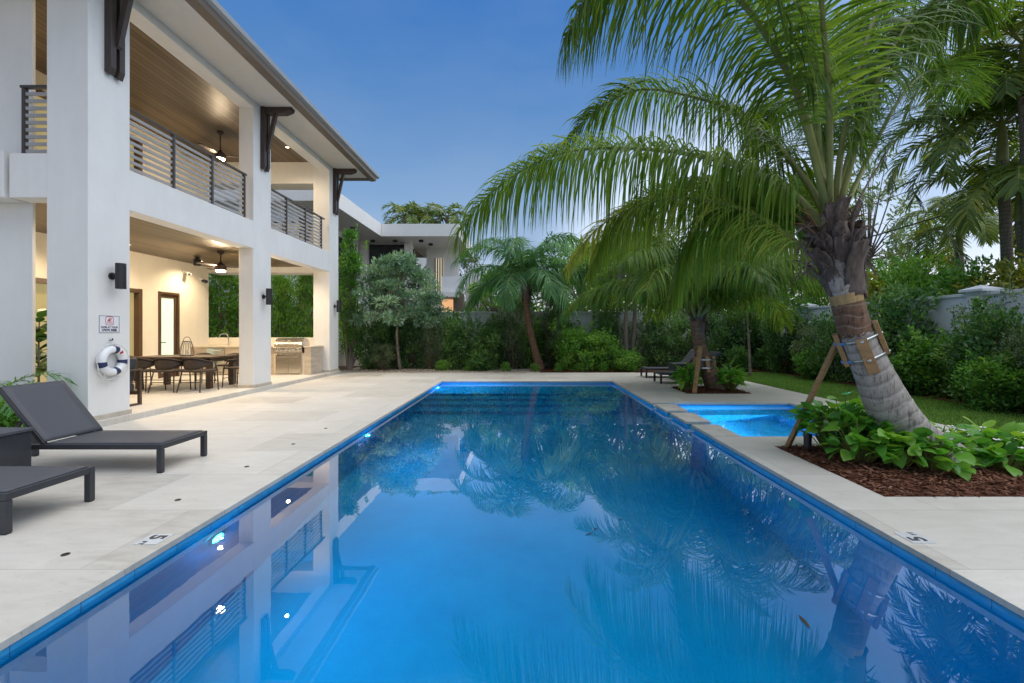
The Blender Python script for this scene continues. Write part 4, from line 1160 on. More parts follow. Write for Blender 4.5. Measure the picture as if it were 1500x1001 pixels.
mb = MB(); mb.prism([(X_(724, fy), Z_(437, fy)), (X_(773, fy), Z_(446, fy)), (X_(773, fy), Z_(443, fy)), (X_(724, fy), Z_(434, fy))], fy-.15, fy+4.1); mb.build('roof_edge', M_fascia, sh)
mb = MB(); mb.box(X_(739, fy)-.03, X_(739, fy)+.03, fy-.02, fy-.001, .0, Z_(440, fy)); mb.build('trim_strip', M_fascia, sh)
for px, py, Y in ((517, 334, 22), (546, 353, 25), (579, 353, 25), (617, 352, 25), (631, 365, 26)):
    t = thing('soffit_light', (X_(px, Y), Y, zb), {517: 'dark round soffit can on the neighbouring house, leftmost', 546: 'dark round soffit can over the white column of the neighbouring house', 579: 'dark round soffit can above the wide dark window', 617: 'dark round soffit can right of the second column', 631: 'dark round soffit can nearest the big palm frond tip'}[px], 'soffit light', 'soffit cans on the neighbouring house')
    mb = MB(); mb.lathe((X_(px, Y), Y, zb-.12), [(.10, 0), (.13, .02), (.13, .119)], 16); mb.build('can', M_black, t, smooth=True)
    mb = MB(); mb.cyl((X_(px, Y), Y, zb-.125), .09, .004, 14); mb.build('lens', M_frame, t)
# ------------------------------------------------------------------ palms
def frond(pts, parent, nl=80, Lm=.9, wd=.034, droop=.35, lift=.1, fwd=.55, r0=.03, bare=.16, leaf=None, stem=None, tint0=.0, tint1=1.0, seg=5, n=48, fold=.0, seed=1, early=True):
    """one palm frond: a tapering rib along pts and two ranks of leaflets"""
    g = np.random.default_rng(seed)
    P = catmull(pts, n)
    A = np.array([tuple(p) for p in P])
    lb = LB()
    lb.tubes([P], [[r0*(1 - .9*(i/n)**.8) + .002 for i in range(n+1)]], 7, mi=1)
    for s in (-1, 1):
        t = bare + (1 - bare - .004) * (np.arange(nl) + g.uniform(-.3, .3, nl)) / nl
        t = np.clip(t, 0, .999)
        i = np.minimum((t*n).astype(int), n-1); u = (t*n - i)[:, None]
        base = A[i]*(1-u) + A[i+1]*u
        T = nrm(A[i+1] - A[i])
        up = np.array([0, 0, 1.0])
        S = np.cross(T, up); S = nrm(S + 1e-6)
        U = np.cross(S, T)
        tt = (t - bare)/(1 - bare)
        L = Lm * np.clip(np.sin(np.pi*(.17 + .76*tt)), .1, 1)**.75 * g.uniform(.82, 1.08, nl)
        f = fwd + .9*tt**3
        d = S*s + T*f[:, None]*1.0 + U*(lift + g.uniform(-.22, .34, nl))[:, None] + g.normal(0, .07, (nl, 3))
        dr = droop*g.uniform(.45, 1.35, nl)
        broke = g.random(nl) < .06
        dr = np.where(broke, dr*2.2, dr)
        tint = np.clip(tint0 + (tint1 - tint0)*g.beta(2, 2.4, nl), 0, 1)
        L = np.where(g.random(nl) < .05, L*g.uniform(.15, .6, nl), L)
        d = d + np.where(g.random(nl) < .10, 1.0, 0.0)[:, None]*g.normal(0, .35, (nl, 3))
        lb.strips(base, d, T, L, wd*g.uniform(.75, 1.15, nl), dr, seg, [.55, 1, .95, .75, .45, .06][:seg+1] if seg == 5 else [.6, 1, .7, .08], 0, tint, fold, early)
    return lb.build('frond', [leaf or M_coco, stem or M_petiole], parent)

# --- the big leaning coconut palm
bp = thing('coconut_palm', (4.16, 4.37, 0), 'large leaning coconut palm with thick ringed trunk strapped to a wood prop', 'palm tree')
TP = [at(x, y, 4.37 + .03*(k > 10)) for k, (x, y) in enumerate(((1394,694),(1364,668),(1339,648),(1315,617),(1296,583),(1281,550),(1266,517),(1252,483),(1243,450),(1234,415),(1225,370),(1216,312)))]
TR = [.275, .252, .229, .207, .188, .165, .151, .141, .137, .134, .128, .10]
C_ = catmull(TP, 220)
def interp(a, t): 
    k = min(int(t*(len(a)-1)), len(a)-2); u = t*(len(a)-1) - k
    return a[k]*(1-u) + a[k+1]*u
rs, al_ = [], 0.0
for i in range(221):
    if i: al_ += (C_[i] - C_[i-1]).length
    f_ = (al_ + .02*math.sin(al_*9))/.118 % 1.0
    rs.append(interp(TR, i/220)*(1.0 + .016*(f_ - .5) + .006*random.uniform(-1, 1)))
mb = MB(); mb.tube(C_, rs, 36, jitter=.010); mb.build('trunk', M_palmbark, bp, smooth=True, recalc=False)
# the fresh brown upper trunk and the pale cut ring under the crown
mb = MB(); seg_ = C_[136:165]; mb.tube(seg_, [r*(1.0 + .02*min(1, k/5)) for k, r in enumerate(rs[136:165])], 30, cap=False, jitter=.008); mb.build('young_trunk', M_palmbrown, bp, smooth=True, recalc=False)
M_cutring = plain('pale_tan_trunk_ring', (.40, .26, .11), .7, .25, 5, .2, stretch=(6, 6, 1))
mb = MB(); seg_ = C_[163:173]; mb.tube(seg_, [r*(1.01 + .02*min(1, k/4)) for k, r in enumerate(rs[163:173])], 30, cap=False, jitter=.006); mb.build('cut_ring', M_cutring, bp, smooth=True, recalc=False)
# old leaf bases wrapped around the crown
def boots(parent, base, axis, r, n, h, w, seed, mat=M_boot, spread=.5):
    g = random.Random(seed)
    axis = axis.normalized()
    x = Vector((1,0,0)); x = (x - axis*x.dot(axis)).normalized(); y = axis.cross(x)
    for k in range(n):
        a = k*2.4 + g.uniform(-.3, .3); lev = k/n
        o_ = (x*math.cos(a) + y*math.sin(a))
        b = base + axis*(h*lev*.8) 
        mb = MB(); vs = []; rows = 9; ww = w*g.uniform(.8, 1.15); sp = spread*g.uniform(.5, 1.2)
        hh = h*g.uniform(.55, .8)
        for i in range(rows):
            u = i/(rows-1)
            wi = ww*(1 - .72*u**.9)
            rr = r*(1.02 - .25*lev) + .01 + sp*.16*u**2
            for j in range(7):
                v = (j-3)/3
                ang = a + v*wi/ r*.5
                od = x*math.cos(ang) + y*math.sin(ang)
                vs.append(b + od*(rr - .03*(1-abs(v))*0) + axis*(hh*u) + Vector((g.uniform(-1,1), g.uniform(-1,1), g.uniform(-1,1)))*(.005 + .014*u))
        mb._add(vs, [(i*7+j, i*7+j+1, (i+1)*7+j+1, (i+1)*7+j) for i in range(rows-1) for j in range(6)])
        o = mb.build('leaf_base', mat, parent, smooth=True, recalc=False)
        md = o.modifiers.new('thick', 'SOLIDIFY'); md.thickness = .018
ctop = at(1222, 352, 4.38)
boots(bp, at(1243, 441, 4.38), at(1212, 300, 4.4) - at(1238, 408, 4.38),   .145, 24, .70, .23, 3, spread=.9)
# fibre and dry flower stalks in the heart
lb = LB()
g = np.random.default_rng(3); polys = []; 
for k in range(46):
    a = g.uniform(0, 6.28); b = at(1215 + g.uniform(-32, 40), 330 + g.uniform(-20, 25), 4.36 + g.uniform(-.1, .15))
    d_ = Vector((math.cos(a)*.7, math.sin(a)*.7, g.uniform(.2, 1.0))).normalized(); L = g.uniform(.12, .42)
    polys.append([b, b + d_*L*.5 + Vector((0,0,.02)), b + d_*L + Vector((0,0,-.05))])
M_fibre = plain('dry_orange_fibre', (.24, .125, .05), .9, .4, 8)
lb.tubes(polys, [[.006, .005, .002]]*len(polys), 5, mi=0); lb.build('flower_stalks', M_fibre, bp)
ragged = LB(); n = 260
bs = np.array([tuple(at(g.uniform(1168, 1275), g.uniform(330, 400), 4.38 + g.uniform(-.14, .14))) for _ in range(n)])
ragged.strips(bs, np.stack([g.normal(0, .5, n), g.normal(0, .5, n), g.uniform(-1, .3, n)], 1), g.normal(0, 1, (n, 3)), g.uniform(.06, .22, n), g.uniform(.008, .03, n), .3, 2, [1, .8, .2])
ragged.build('ragged_fibre', M_boot, bp)

FR = [  # (pixel, distance) paths, leaflets
 ([(1212,340,4.4),(1165,287,4.5),(1100,250,4.7),(1008,226,5.0),(907,217,5.3),(830,223,5.5),(770,247,5.6),(712,290,5.7),(668,345,5.7)], dict(nl=262, Lm=1.3, droop=.95, fwd=0.36, lift=.10, r0=.040, wd=0.0246, tint0=.35, tint1=1.0, bare=.13)),  # raised tint floor paints backlight into these leaflets
 ([(1208,315,4.45),(1182,267,4.6),(1136,212,4.9),(1085,172,5.2),(1040,149,5.5),(955,131,5.9),(907,141,6.1),(862,172,6.2),(825,212,6.2)], dict(nl=237, Lm=1.1, droop=.60, fwd=0.5, lift=.2, r0=.036, wd=0.0246, tint1=.9)),
 ([(1216,322,4.35),(1176,160,4.1),(1140,80,3.95),(1084,0,3.8),(1010,-55,3.7),(930,-55,3.65),(868,-12,3.65),(826,60,3.65)], dict(nl=225, Lm=1.02, droop=.80, fwd=0.40, lift=.0, r0=.042, wd=0.0238, tint1=.85)),
 ([(1213,320,4.4),(1200,220,4.45),(1188,80,4.5),(1172,0,4.55),(1135,-80,4.7),(1075,-130,4.9),(1010,-120,5.1),(950,-50,5.2)], dict(nl=225, Lm=.95, wd=0.0230, droop=.70, fwd=0.40, lift=.05, r0=.038, tint1=.8)),
 ([(1222,320,4.4),(1232,224,4.4),(1256,112,4.4),(1292,0,4.5),(1340,-60,4.7),(1420,-70,4.9),(1490,-10,5.1)], dict(nl=162, Lm=.9, wd=0.0246, droop=.60, fwd=0.45, lift=.1, r0=.036, tint1=.6)),
 ([(1228,325,4.42),(1285,205,4.8),(1322,140,5.3),(1360,105,5.9),(1400,110,6.4),(1425,150,6.8)], dict(nl=137, Lm=.8, wd=0.0262, droop=.35, fwd=0.540, lift=.1, r0=.026, tint1=.6)),
 ([(1200,372,4.4),(1172,358,4.5),(1100,312,4.9),(1010,290,5.4),(930,303,5.8),(872,338,6.1),(832,390,6.2)], dict(nl=175, Lm=.85, droop=.55, fwd=0.648, lift=.05, r0=.026, wd=0.0230, tint0=.2, leaf='M_cocoy')),
 ([(1215,315,4.5),(1205,230,5.1),(1185,170,5.8),(1160,145,6.5),(1130,165,7.1),(1105,220,7.5)], dict(nl=212, Lm=1.0, droop=.4, fwd=0.648, lift=.1, wd=0.0254, tint1=.8)),
 ([(1216,315,4.35),(1215,150,3.9),(1205,20,3.5),(1195,-110,3.1),(1180,-200,2.7),(1160,-230,2.3)], dict(nl=162, Lm=.75, wd=0.0230, droop=.3, fwd=0.540, lift=.0, tint1=.6)),
 ([(1224,322,4.38),(1262,190,4.2),(1300,90,4.15),(1345,20,4.2),(1400,0,4.3),(1440,40,4.4)], dict(nl=162, Lm=.75, wd=0.0230, droop=.75, fwd=0.4, lift=.05, tint1=.6)),
 ([(1214,320,4.4),(1212,180,4.9),(1240,60,5.3),(1290,10,5.6),(1340,40,5.9),(1375,110,6.1)], dict(nl=162, Lm=.8, wd=0.0230, droop=.7, fwd=0.4, lift=.1, tint1=.6)),
 ([(1220,315,4.45),(1250,200,4.9),(1262,110,5.5),(1255,60,6.2),(1240,60,6.9),(1225,110,7.5)], dict(nl=175, Lm=.85, wd=0.0262, droop=.4, fwd=0.486, lift=.1, tint1=.6)),
 ([(1204,350,4.45),(1165,318,4.8),(1110,300,5.3),(1050,318,5.7),(1005,370,5.9),(985,430,5.95)], dict(nl=237, Lm=1.25, droop=.9, fwd=0.36, lift=.05, wd=0.0238, tint0=.4, tint1=1.0)),  # here and in the next two, a paler tint stands in for backlight
 ([(1204,355,4.5),(1120,292,5.2),(1040,268,5.7),(955,285,6.1),(895,335,6.3),(860,405,6.35)], dict(nl=230, Lm=1.15, droop=.9, fwd=.36, lift=.05, wd=0.0238, tint0=.4, tint1=1.0)),
 ([(1206,345,4.45),(1180,300,4.9),(1140,262,5.6),(1090,255,6.2),(1040,290,6.7),(1010,360,6.9)], dict(nl=237, Lm=1.25, droop=.9, fwd=0.36, lift=.05, wd=0.0238, tint0=.4, tint1=1.0)),
]
for k, (path, kw) in enumerate(FR):
    kw = dict(kw)
    if isinstance(kw.get('leaf'), str): kw['leaf'] = globals()[kw['leaf']]
    frond([at(*p) for p in path], bp, seed=100+k, **kw)
mb = MB(); mb.tube([at(1236,345,4.42), at(1252,305,4.5), at(1275,262,4.6), at(1306,212,4.7)], [.016,.012,.010,.006], 7); mb.build('bare_stalk', M_bark, bp, smooth=True)

# --- timber prop, blocks and straps on the big palm
pr = thing('timber_prop', (2.95, 5.0, 0), 'brown timber prop leaning from the mulch against the large palm trunk', 'prop')
mb = MB(); mb.bar(at(1152,658,5.0), at(1227,500,4.55), .062, .04); mb.build('post', M_lumber, pr, bevel=.002)
mb = MB(); mb.tube([at(1171,618,4.86)+Vector((0,-.022,0)), at(1171,618,4.86)+Vector((0,-.03,0))], .008, 10); mb.build('bolt', M_black, pr)
bk = thing('brace_blocks', tuple(at(1272,510,4.37)), 'wooden blocks strapped round the large palm trunk with metal bands', 'trunk brace')
axis_ = (at(1247,466,4.37) - at(1276,538,4.37)).normalized()
ctr = at(1262, 508, 4.37)
x_ = Vector((1,0,0)); x_ = (x_ - axis_*x_.dot(axis_)).normalized(); y_ = axis_.cross(x_)
for k, (ang, dz, hgt) in enumerate(((152, .02, .34), (240, -.06, .34), (322, .05, .33), (40, 0, .33), (96, 0, .33))):
    a = R(ang); od = x_*math.cos(a) + y_*math.sin(a)
    c = ctr + od*.172 + axis_*dz
    mb = MB(); mb.bar(c - axis_*hgt/2, c + axis_*hgt/2, .095, .04, up=tuple(od)); mb.build('block', M_lumber, bk, bevel=.003)
for dz in (-.10, .09):
    ring = []
    for j in range(37):
        a = 2*math.pi*j/36; od = x_*math.cos(a) + y_*math.sin(a)
        near = max(abs(math.cos((a - R(b))/1.0))**40 for b in (152, 240, 322, 40, 96) if math.cos(a - R(b)) > 0) if any(math.cos(a-R(b)) > 0 for b in (152,240,322,40,96)) else 0
        ring.append((od, .158 + .045*near))
    mb = MB(); vs = []
    for od, rr in ring: vs += [ctr + od*rr + axis_*(dz-.012), ctr + od*rr + axis_*(dz+.012)]
    mb._add(vs, [(2*j, 2*j+2, 2*j+3, 2*j+1) for j in range(36)])
    o = mb.build('strap', M_strap, bk, smooth=True, recalc=False); md = o.modifiers.new('thick', 'SOLIDIFY'); md.thickness = .003
    mb = MB(); vs = []
    for od, rr in ring[15:20]: vs += [ctr + od*(rr+.006) + axis_*(dz-.015), ctr + od*(rr+.006) + axis_*(dz+.015)]
    mb._add(vs, [(2*j, 2*j+2, 2*j+3, 2*j+1) for j in range(4)]); mb.build('blue_tape', M_blue, bk, recalc=False)
up_ = thing('garden_uplight', tuple(at(1183,660,4.75)), 'small black garden uplight standing in the mulch by the leaning prop', 'garden light')
c = at(1183, 660, 4.75); c.z = .02
mb = MB(); mb.tube([c, c+Vector((0,0,.06))], .012, 8); mb.build('stake', M_black, up_)
mb = MB(); mb.tube([c+Vector((0,0,.05)), c+Vector((.008,.01,.19))], [.036,.042], 16); mb.build('housing', M_black, up_, smooth=True)

# --- the smaller coconut palm beyond the spa
def radial_palm(parent, top, n, L, arch, seed, leaf, Lm, wd, nl=46, droop=.45, fwd=.45, elev=(20, 80), r0=.022, a0=0.0, bare=.15, seg=5, tint1=.9, npts=26, lift=.1):
    g = random.Random(seed)
    for k in range(n):
        az = a0 + k*2.39996 + g.uniform(-.25, .25)
        el = R(elev[0] + (elev[1]-elev[0])*((k+.5)/n) + g.uniform(-6, 6))
        ll = L*g.uniform(.85, 1.1)
        p = Vector(top); pts = [p.copy()]
        e = el
        for i in range(5):
            e -= arch*g.uniform(.75, 1.2)*(.4 + .35*i)
            p = p + Vector((math.cos(az)*math.cos(e), math.sin(az)*math.cos(e), math.sin(e)))*ll/5
            pts.append(p.copy())
        frond(pts, parent, nl=nl, Lm=Lm, wd=wd, droop=droop, fwd=fwd, r0=r0, bare=bare, leaf=leaf, seed=seed*50+k, n=npts, seg=seg, tint1=tint1, lift=lift)
sp_ = thing('coconut_palm', (4.22, 9.9, 0), 'small coconut palm in the square bed beyond the spa, propped with timber', 'palm tree')
pts = [at(1052,572,9.9), at(1038,545,9.9), at(1027,515,9.9), at(1022,490,9.9), at(1020,470,9.9)]
mb = MB(); mb.tube(catmull(pts, 30), [ .235 - .10*min(1, (i/30)*1.8) + .010*math.sin(i*2) for i in range(31)], 18, jitter=.03); mb.build('trunk', M_palmbrown, sp_, smooth=True, recalc=False)
boots(sp_, at(1025,510,9.9), Vector((-.05,0,1)), .12, 11, .75, .20, 9)
radial_palm(sp_, at(1020,470,9.9), 30, 3.3, .27, 4, M_coco, 1.0, .026, 120, .50, .55, (40, 89), .035, .5)
pr2 = thing('timber_prop', tuple(at(1017,579,9.42)), 'short pale timber prop against the small palm trunk', 'prop')
mb = MB(); b0_ = at(1017,579,9.42); b0_.z = .0; mb.bar(b0_, at(1026,508,9.66), .085, .05); mb.build('post', M_lumber, pr2, bevel=.003)
bk2 = thing('brace_blocks', tuple(at(1030,532,9.9)), 'wooden blocks strapped round the small palm trunk', 'trunk brace')
for dx, dy in ((-.21, -.05), (.20, -.06), (.0, -.21)):
    c = at(1031,533,9.9) + Vector((dx, dy, 0)); mb = MB(); mb.bar(c - Vector((-.02,0,.17)), c + Vector((-.02,0,.17)), .075, .04); mb.build('block', M_lumber, bk2, bevel=.003)
for dz in (-.08, .10):
    mb = MB(); cc = at(1031,533,9.9) + Vector((0,0,dz)); vs = []
    for j in range(25):
        a = 2*math.pi*j/24; vs += [cc + Vector((.225*math.cos(a), .235*math.sin(a), -.014)), cc + Vector((.225*math.cos(a), .235*math.sin(a), .014))]
    mb._add(vs, [(2*j, 2*j+2, 2*j+3, 2*j+1) for j in range(24)]); mb.build('strap', M_strap, bk2, recalc=False)

# --- middle distance coconut palm by the back wall
mp_ = thing('coconut_palm', tuple(at(792,545,15.4)), 'slim coconut palm with banded brown trunk in front of the back wall', 'palm tree')
b = at(792,545,15.4); b.z = 0; mp_.location = b
pts = [b, at(784,515,15.4), at(776,480,15.4), at(772,450,15.4), at(769,420,15.4)]
mb = MB(); mb.tube(catmull(pts, 34), [.165 - .05*min(1, i/12) + .008*math.sin(i*2.2) for i in range(35)], 16, jitter=.03); mb.build('trunk', M_palmbrown, mp_, smooth=True, recalc=False)
boots(mp_, at(771,445,15.4), Vector((-.03,0,1)), .15, 9, .8, .28, 19)
radial_palm(mp_, at(768,418,15.4), 19, 3.0, .40, 8, M_cocod, .95, .036, 84, .42, .55, (15, 85), .03, .9)

# --- tall royal / christmas palms at the right
def tall_palm(px, py, Y, n, L, label, seed, leaf=M_royal, base_r=.105, Lm=.78, group='tall palms beyond the right wall', elev=(0, 75), arch=.36, lean=.15, a0=0.0):
    top = at(px, py, Y); b = Vector((top.x + lean, top.y, 0))
    t = thing('feather_palm', tuple(b), label, 'palm tree', group)
    pts = [b, b*.7 + (top - Vector((0,0,.6)))*.3 + Vector((.05,0,0)), b*.3 + (top - Vector((0,0,.6)))*.7 + Vector((.03,0,0)), top - Vector((0,0,.9))]
    mb = MB(); mb.tube(catmull(pts, 40), [base_r*(1.35 - .35*min(1, i/8)) for i in range(41)], 16, jitter=.015); mb.build('trunk', M_slimbark, t, smooth=True, recalc=False)
    mb = MB(); mb.tube([top - Vector((0,0,.92)), top - Vector((0,0,.6)), top - Vector((0,0,.2)), top], [base_r*1.05, base_r*1.0, base_r*.7, base_r*.4], 16); mb.build('crownshaft', M_petiole, t, smooth=True)
    radial_palm(t, top - Vector((0,0,.08)), n, L, arch, seed, leaf, Lm, .045, 72, .40, .6, elev, .022, a0, bare=.1, seg=3, lift=.15)
    return t
tall_palm(1468, 178, 10.2, 17, 2.7, 'tall feather palm beyond the right wall with bare trunk below the wire', 31, a0=2.6)
tall_palm(1500, 60, 9.6, 18, 2.9, 'tallest feather palm, cut by the upper right picture corner', 32, a0=3.0)
tall_palm(1496, 262, 9.8, 11, 2.2, 'lower feather palm with drooping fronds at the right picture edge', 33, a0=2.2, elev=(-12, 60))
tall_palm(1405, 330, 15.5, 11, 2.3, 'feather palm half hidden among trees right of the large palm crown', 34, a0=1.0)
tall_palm(1178, 296, 15.5, 10, 2.3, 'feather palm behind the large palm crown on its left', 35, a0=1.7)
# palm tops showing over the neighbour's roof
for px, py, Y, lab, s_ in ((592, 316, 36, 'distant palm top over the neighbouring flat roof, leftmost', 41), (622, 318, 37, 'distant palm top over the neighbouring flat roof, middle', 42), (655, 319, 36.5, 'distant palm top over the neighbouring flat roof, beside the frond tip', 43)):
    top = at(px, py, Y); t = thing('feather_palm', (top.x, Y, 0), lab, 'palm tree', 'distant palms over the roof')
    mb = MB(); mb.tube([(top.x, Y, 0), tuple(top)], [.2, .13], 10); mb.build('trunk', M_slimbark, t, smooth=True)
    radial_palm(t, top, 11, 2.3, .34, s_, M_royal, .9, .11, 20, .3, .5, (-5, 70), .04, .4, seg=3, npts=12)
# ------------------------------------------------------------------ shrubs, hedges, trees
def leaf_cloud(lb, centers, radii, per, ll, lw, seed, flat=.35, droop=.1, mi=0, upb=.5, prof=None, seg=2, outb=.8):
    g = np.random.default_rng(seed)
    for c, r in zip(centers, radii):
        n = int(per*(r[0]/np.mean([q[0] for q in radii]))**1.6) + 6
        v = nrm(g.normal(0, 1, (n, 3)))
        rad = g.random(n)**.5
        p = np.array(c) + v*rad[:, None]*np.array(r)
        d = v*outb + g.normal(0, .55, (n, 3)) + np.array([0, 0, upb])
        side = g.normal(0, 1, (n, 3)); side[:, 2] *= flat
        tint = np.clip(.5*g.random() + .6*g.random(n) - .05, 0, 1)
        lb.strips(p, d, side, ll*g.uniform(.6, 1.25, n), lw*g.uniform(.7, 1.2, n), droop, seg, prof or [.3, 1, .08], mi, tint)
    return lb
def shrub_parts(w, h, ncl, per, ll, lw, seed, base=.05, taper=0.0, wisp=0.0, ragged=.22, low=0.0):
    """foliage and stem geometry of one bush, origin at its foot"""
    g = np.random.default_rng(seed)
    cs, rs_ = [], []
    for k in range(ncl):
        u = (k + .5)/ncl
        z = base + (h - base)*(low + (1-low)*u**.8)
        prof = math.sin(math.pi*min(1, .18 + .74*u))**.6
        prof *= (1 - taper*u)
        a = k*2.4 + g.uniform(-.5, .5); rr = w*prof*math.sqrt(g.random())*(.85)
        r = w*g.uniform(.26, .44)*(1 - .35*taper*u)
        top = g.uniform(-ragged, ragged)*h*.35 if u > .6 else 0
        cs.append((rr*math.cos(a), rr*math.sin(a)*.85, max(base, z - r*.6 + top)))
        rs_.append((r, r*.9, r*g.uniform(.75, 1.15)*(1 + taper*.5)))
    fl = LB(); leaf_cloud(fl, cs, rs_, per, ll, lw, seed+1)
    if wisp:
        for k in range(int(wisp)):
            a = g.uniform(0, 6.28); r = w*g.uniform(.3, .95)
            b = np.array([r*math.cos(a), r*math.sin(a), h*g.uniform(.7, .95)])
            m = 22; t = np.linspace(0, 1, m)[:, None]
            tip = b + np.array([g.uniform(-.15, .15), g.uniform(-.15, .15), g.uniform(.2, .5)])
            p = b*(1-t) + tip*t
            fl.strips(p, g.normal(0, 1, (m, 3)) + np.array([0, 0, .7]), g.normal(0, 1, (m, 3)), ll, lw, .1, 2, [.3, 1, .08], 0, g.random(m))
    st = LB(); polys, rad = [], []
    for k in range(0, ncl, 2):
        c = cs[k]; f = (c[0]*.18 + g.uniform(-.05, .05), c[1]*.18 + g.uniform(-.05, .05), -.03)
        m = tuple((f[i]*.55 + c[i]*.45) + g.uniform(-.05, .05) for i in range(3))
        polys.append([Vector(f), Vector(m), Vector(c)]); q = .010 + .006*h
        rad.append([q, q*.7, q*.3])
    st.tubes(polys, rad, 5, mi=0)
    return fl, st
class Kind:
    def __init__(s, name, mat, stemmat, **kw):
        s.n = name; s.fl, s.st = shrub_parts(**kw)
        s.fm = s.fl.mesh('foliage', [mat]); s.sm = s.st.mesh('stems', [stemmat]); s.w = kw['w']; s.h = kw['h']
    def put(s, x, y, h, label, cat='shrub', group=None, wscale=None, rz=0.0, z=0.0, name=None):
        t = thing(name or s.n, (x, y, z), label, cat, group, rz)
        k = h/s.h; kw_ = wscale or k
        for nm, me in (('foliage', s.fm), ('stems', s.sm)):
            o = bpy.data.objects.new(nm, me); link(o, t); o.scale = (kw_, kw_, k)
        return t
K_dark = [Kind('hedge_shrub', M_hedge, M_twig, w=.85, h=2.0, ncl=30, per=150, ll=.10, lw=.05, seed=60+i, wisp=10) for i in range(3)]
K_olive = [Kind('olive_shrub', M_olive, M_twig, w=.80, h=2.0, ncl=26, per=150, ll=.075, lw=.022, seed=70+i, wisp=22, low=.12) for i in range(2)]
K_bright = [Kind('bright_shrub', M_bright, M_twig, w=.80, h=1.6, ncl=24, per=130, ll=.11, lw=.05, seed=80+i, wisp=8) for i in range(2)]
K_col = [Kind('columnar_tree', M_bright, M_bark, w=.62, h=4.4, ncl=44, per=150, ll=.11, lw=.04, seed=90+i, taper=.55, low=.12, wisp=10) for i in range(2)]
K_pat = [Kind('broad_tree', M_bright, M_bark, w=1.05, h=3.6, ncl=52, per=120, ll=.15, lw=.055, seed=190+i, taper=.2, low=.1, wisp=14, ragged=.3) for i in range(2)]
K_low = [Kind('mound_plant', M_bright, M_twig, w=.42, h=.5, ncl=12, per=90, ll=.09, lw=.022, seed=95+i, ragged=.1) for i in range(2)]
K_fern = [Kind('leafy_clump', M_hedge, M_twig, w=.5, h=.8, ncl=12, per=70, ll=.18, lw=.07, seed=98+i) for i in range(2)]
def gx(px, Y): return (px - VX)*Y/F
def ztop(py, Y): return H - (py - VY)*Y/F
def row(kind, px, pytop, Y, label, cat='shrub', group=None, ws=None, i=0, name=None):
    h = ztop(pytop, Y)
    return kind[i % len(kind)].put(gx(px, Y), Y, h, label, cat, group, ws, rz=random.uniform(0, 6.28), name=name)
GB = 'shrubs along the back wall'
row(K_col, 512, 345, 15.2, 'tall narrow leafy tree right of the far house corner', 'tree', None, 1.0, 0)
row(K_dark, 545, 470, 15.6, 'dark shrub between the narrow tree and the umbrella tree trunk', 'shrub', GB, .85, 0)
row(K_olive, 560, 505, 15.1, 'low grey green shrub left of the umbrella tree trunk', 'shrub', GB, .7, 0)
row(K_dark, 600, 462, 16.0, 'dark shrub directly behind the umbrella tree trunk', 'shrub', GB, .9, 1)
row(K_olive, 632, 472, 15.6, 'bare stemmed grey shrub right of the umbrella tree trunk', 'shrub', GB, .8, 1)
row(K_dark, 672, 472, 15.6, 'dark rounded shrub below the warm lit neighbouring room', 'shrub', GB, .95, 2)
row(K_dark, 712, 474, 15.3, 'dark shrub under the white post of the neighbouring house', 'shrub', GB, .9, 0)
row(K_fern, 705, 515, 14.95, 'leafy clump at the end of the gravel strip', 'plant', None, None, 0)
row(K_olive, 752, 447, 15.7, 'wispy grey green shrub left of the slim palm trunk', 'shrub', GB, .95, 0)
row(K_olive, 806, 440, 16.2, 'wispy olive shrub right of the slim palm trunk', 'shrub', GB, .8, 1)
row(K_bright, 838, 478, 15.2, 'brighter green shrub right of the slim palm', 'shrub', GB, 1.0, 0)
row(K_bright, 872, 486, 15.1, 'brighter green shrub between slim palm and grey multi trunk tree', 'shrub', GB, 1.0, 1)
row(K_dark, 888, 450, 16.2, 'dark shrub just left of the grey multi trunk tree', 'shrub', GB, .9, 1)
row(K_bright, 915, 512, 15.0, 'low green shrub at the foot of the grey multi trunk tree', 'shrub', GB, .9, 0)
row(K_dark, 962, 458, 15.9, 'dark shrub behind the far loungers, left of the small palm', 'shrub', GB, .9, 2)
row(K_dark, 1000, 462, 16.1, 'dark shrub behind the raised lounger backs', 'shrub', GB, .9, 0)
row(K_dark, 1045, 455, 16.2, 'dark shrub behind the small palm trunk', 'shrub', GB, 1.0, 1)
row(K_dark, 1085, 448, 16.2, 'dark shrub left of the staked sapling', 'shrub', GB, 1.0, 2)
row(K_dark, 1122, 452, 16.0, 'dark shrub right of the staked sapling', 'shrub', GB, 1.0, 0)
row(K_fern, 1082, 512, 15.0, 'leafy clump right of the far lounger', 'plant', None, None, 1)
row(K_fern, 1128, 510, 14.9, 'leafy clump at the far end of the lawn', 'plant', None, None, 0)
for k, (px, lab) in enumerate(((742, 'left of the slim palm foot'), (783, 'at the slim palm foot'), (818, 'right of the slim palm foot'), (848, 'third right of the slim palm'), (884, 'below the bright shrubs'), (925, 'beside the far lounger'))):
    row(K_low, px, 531 + (k % 2)*2, 14.75, 'small rounded green mound plant ' + lab, 'plant', 'mound plants along the back bed', None, k)
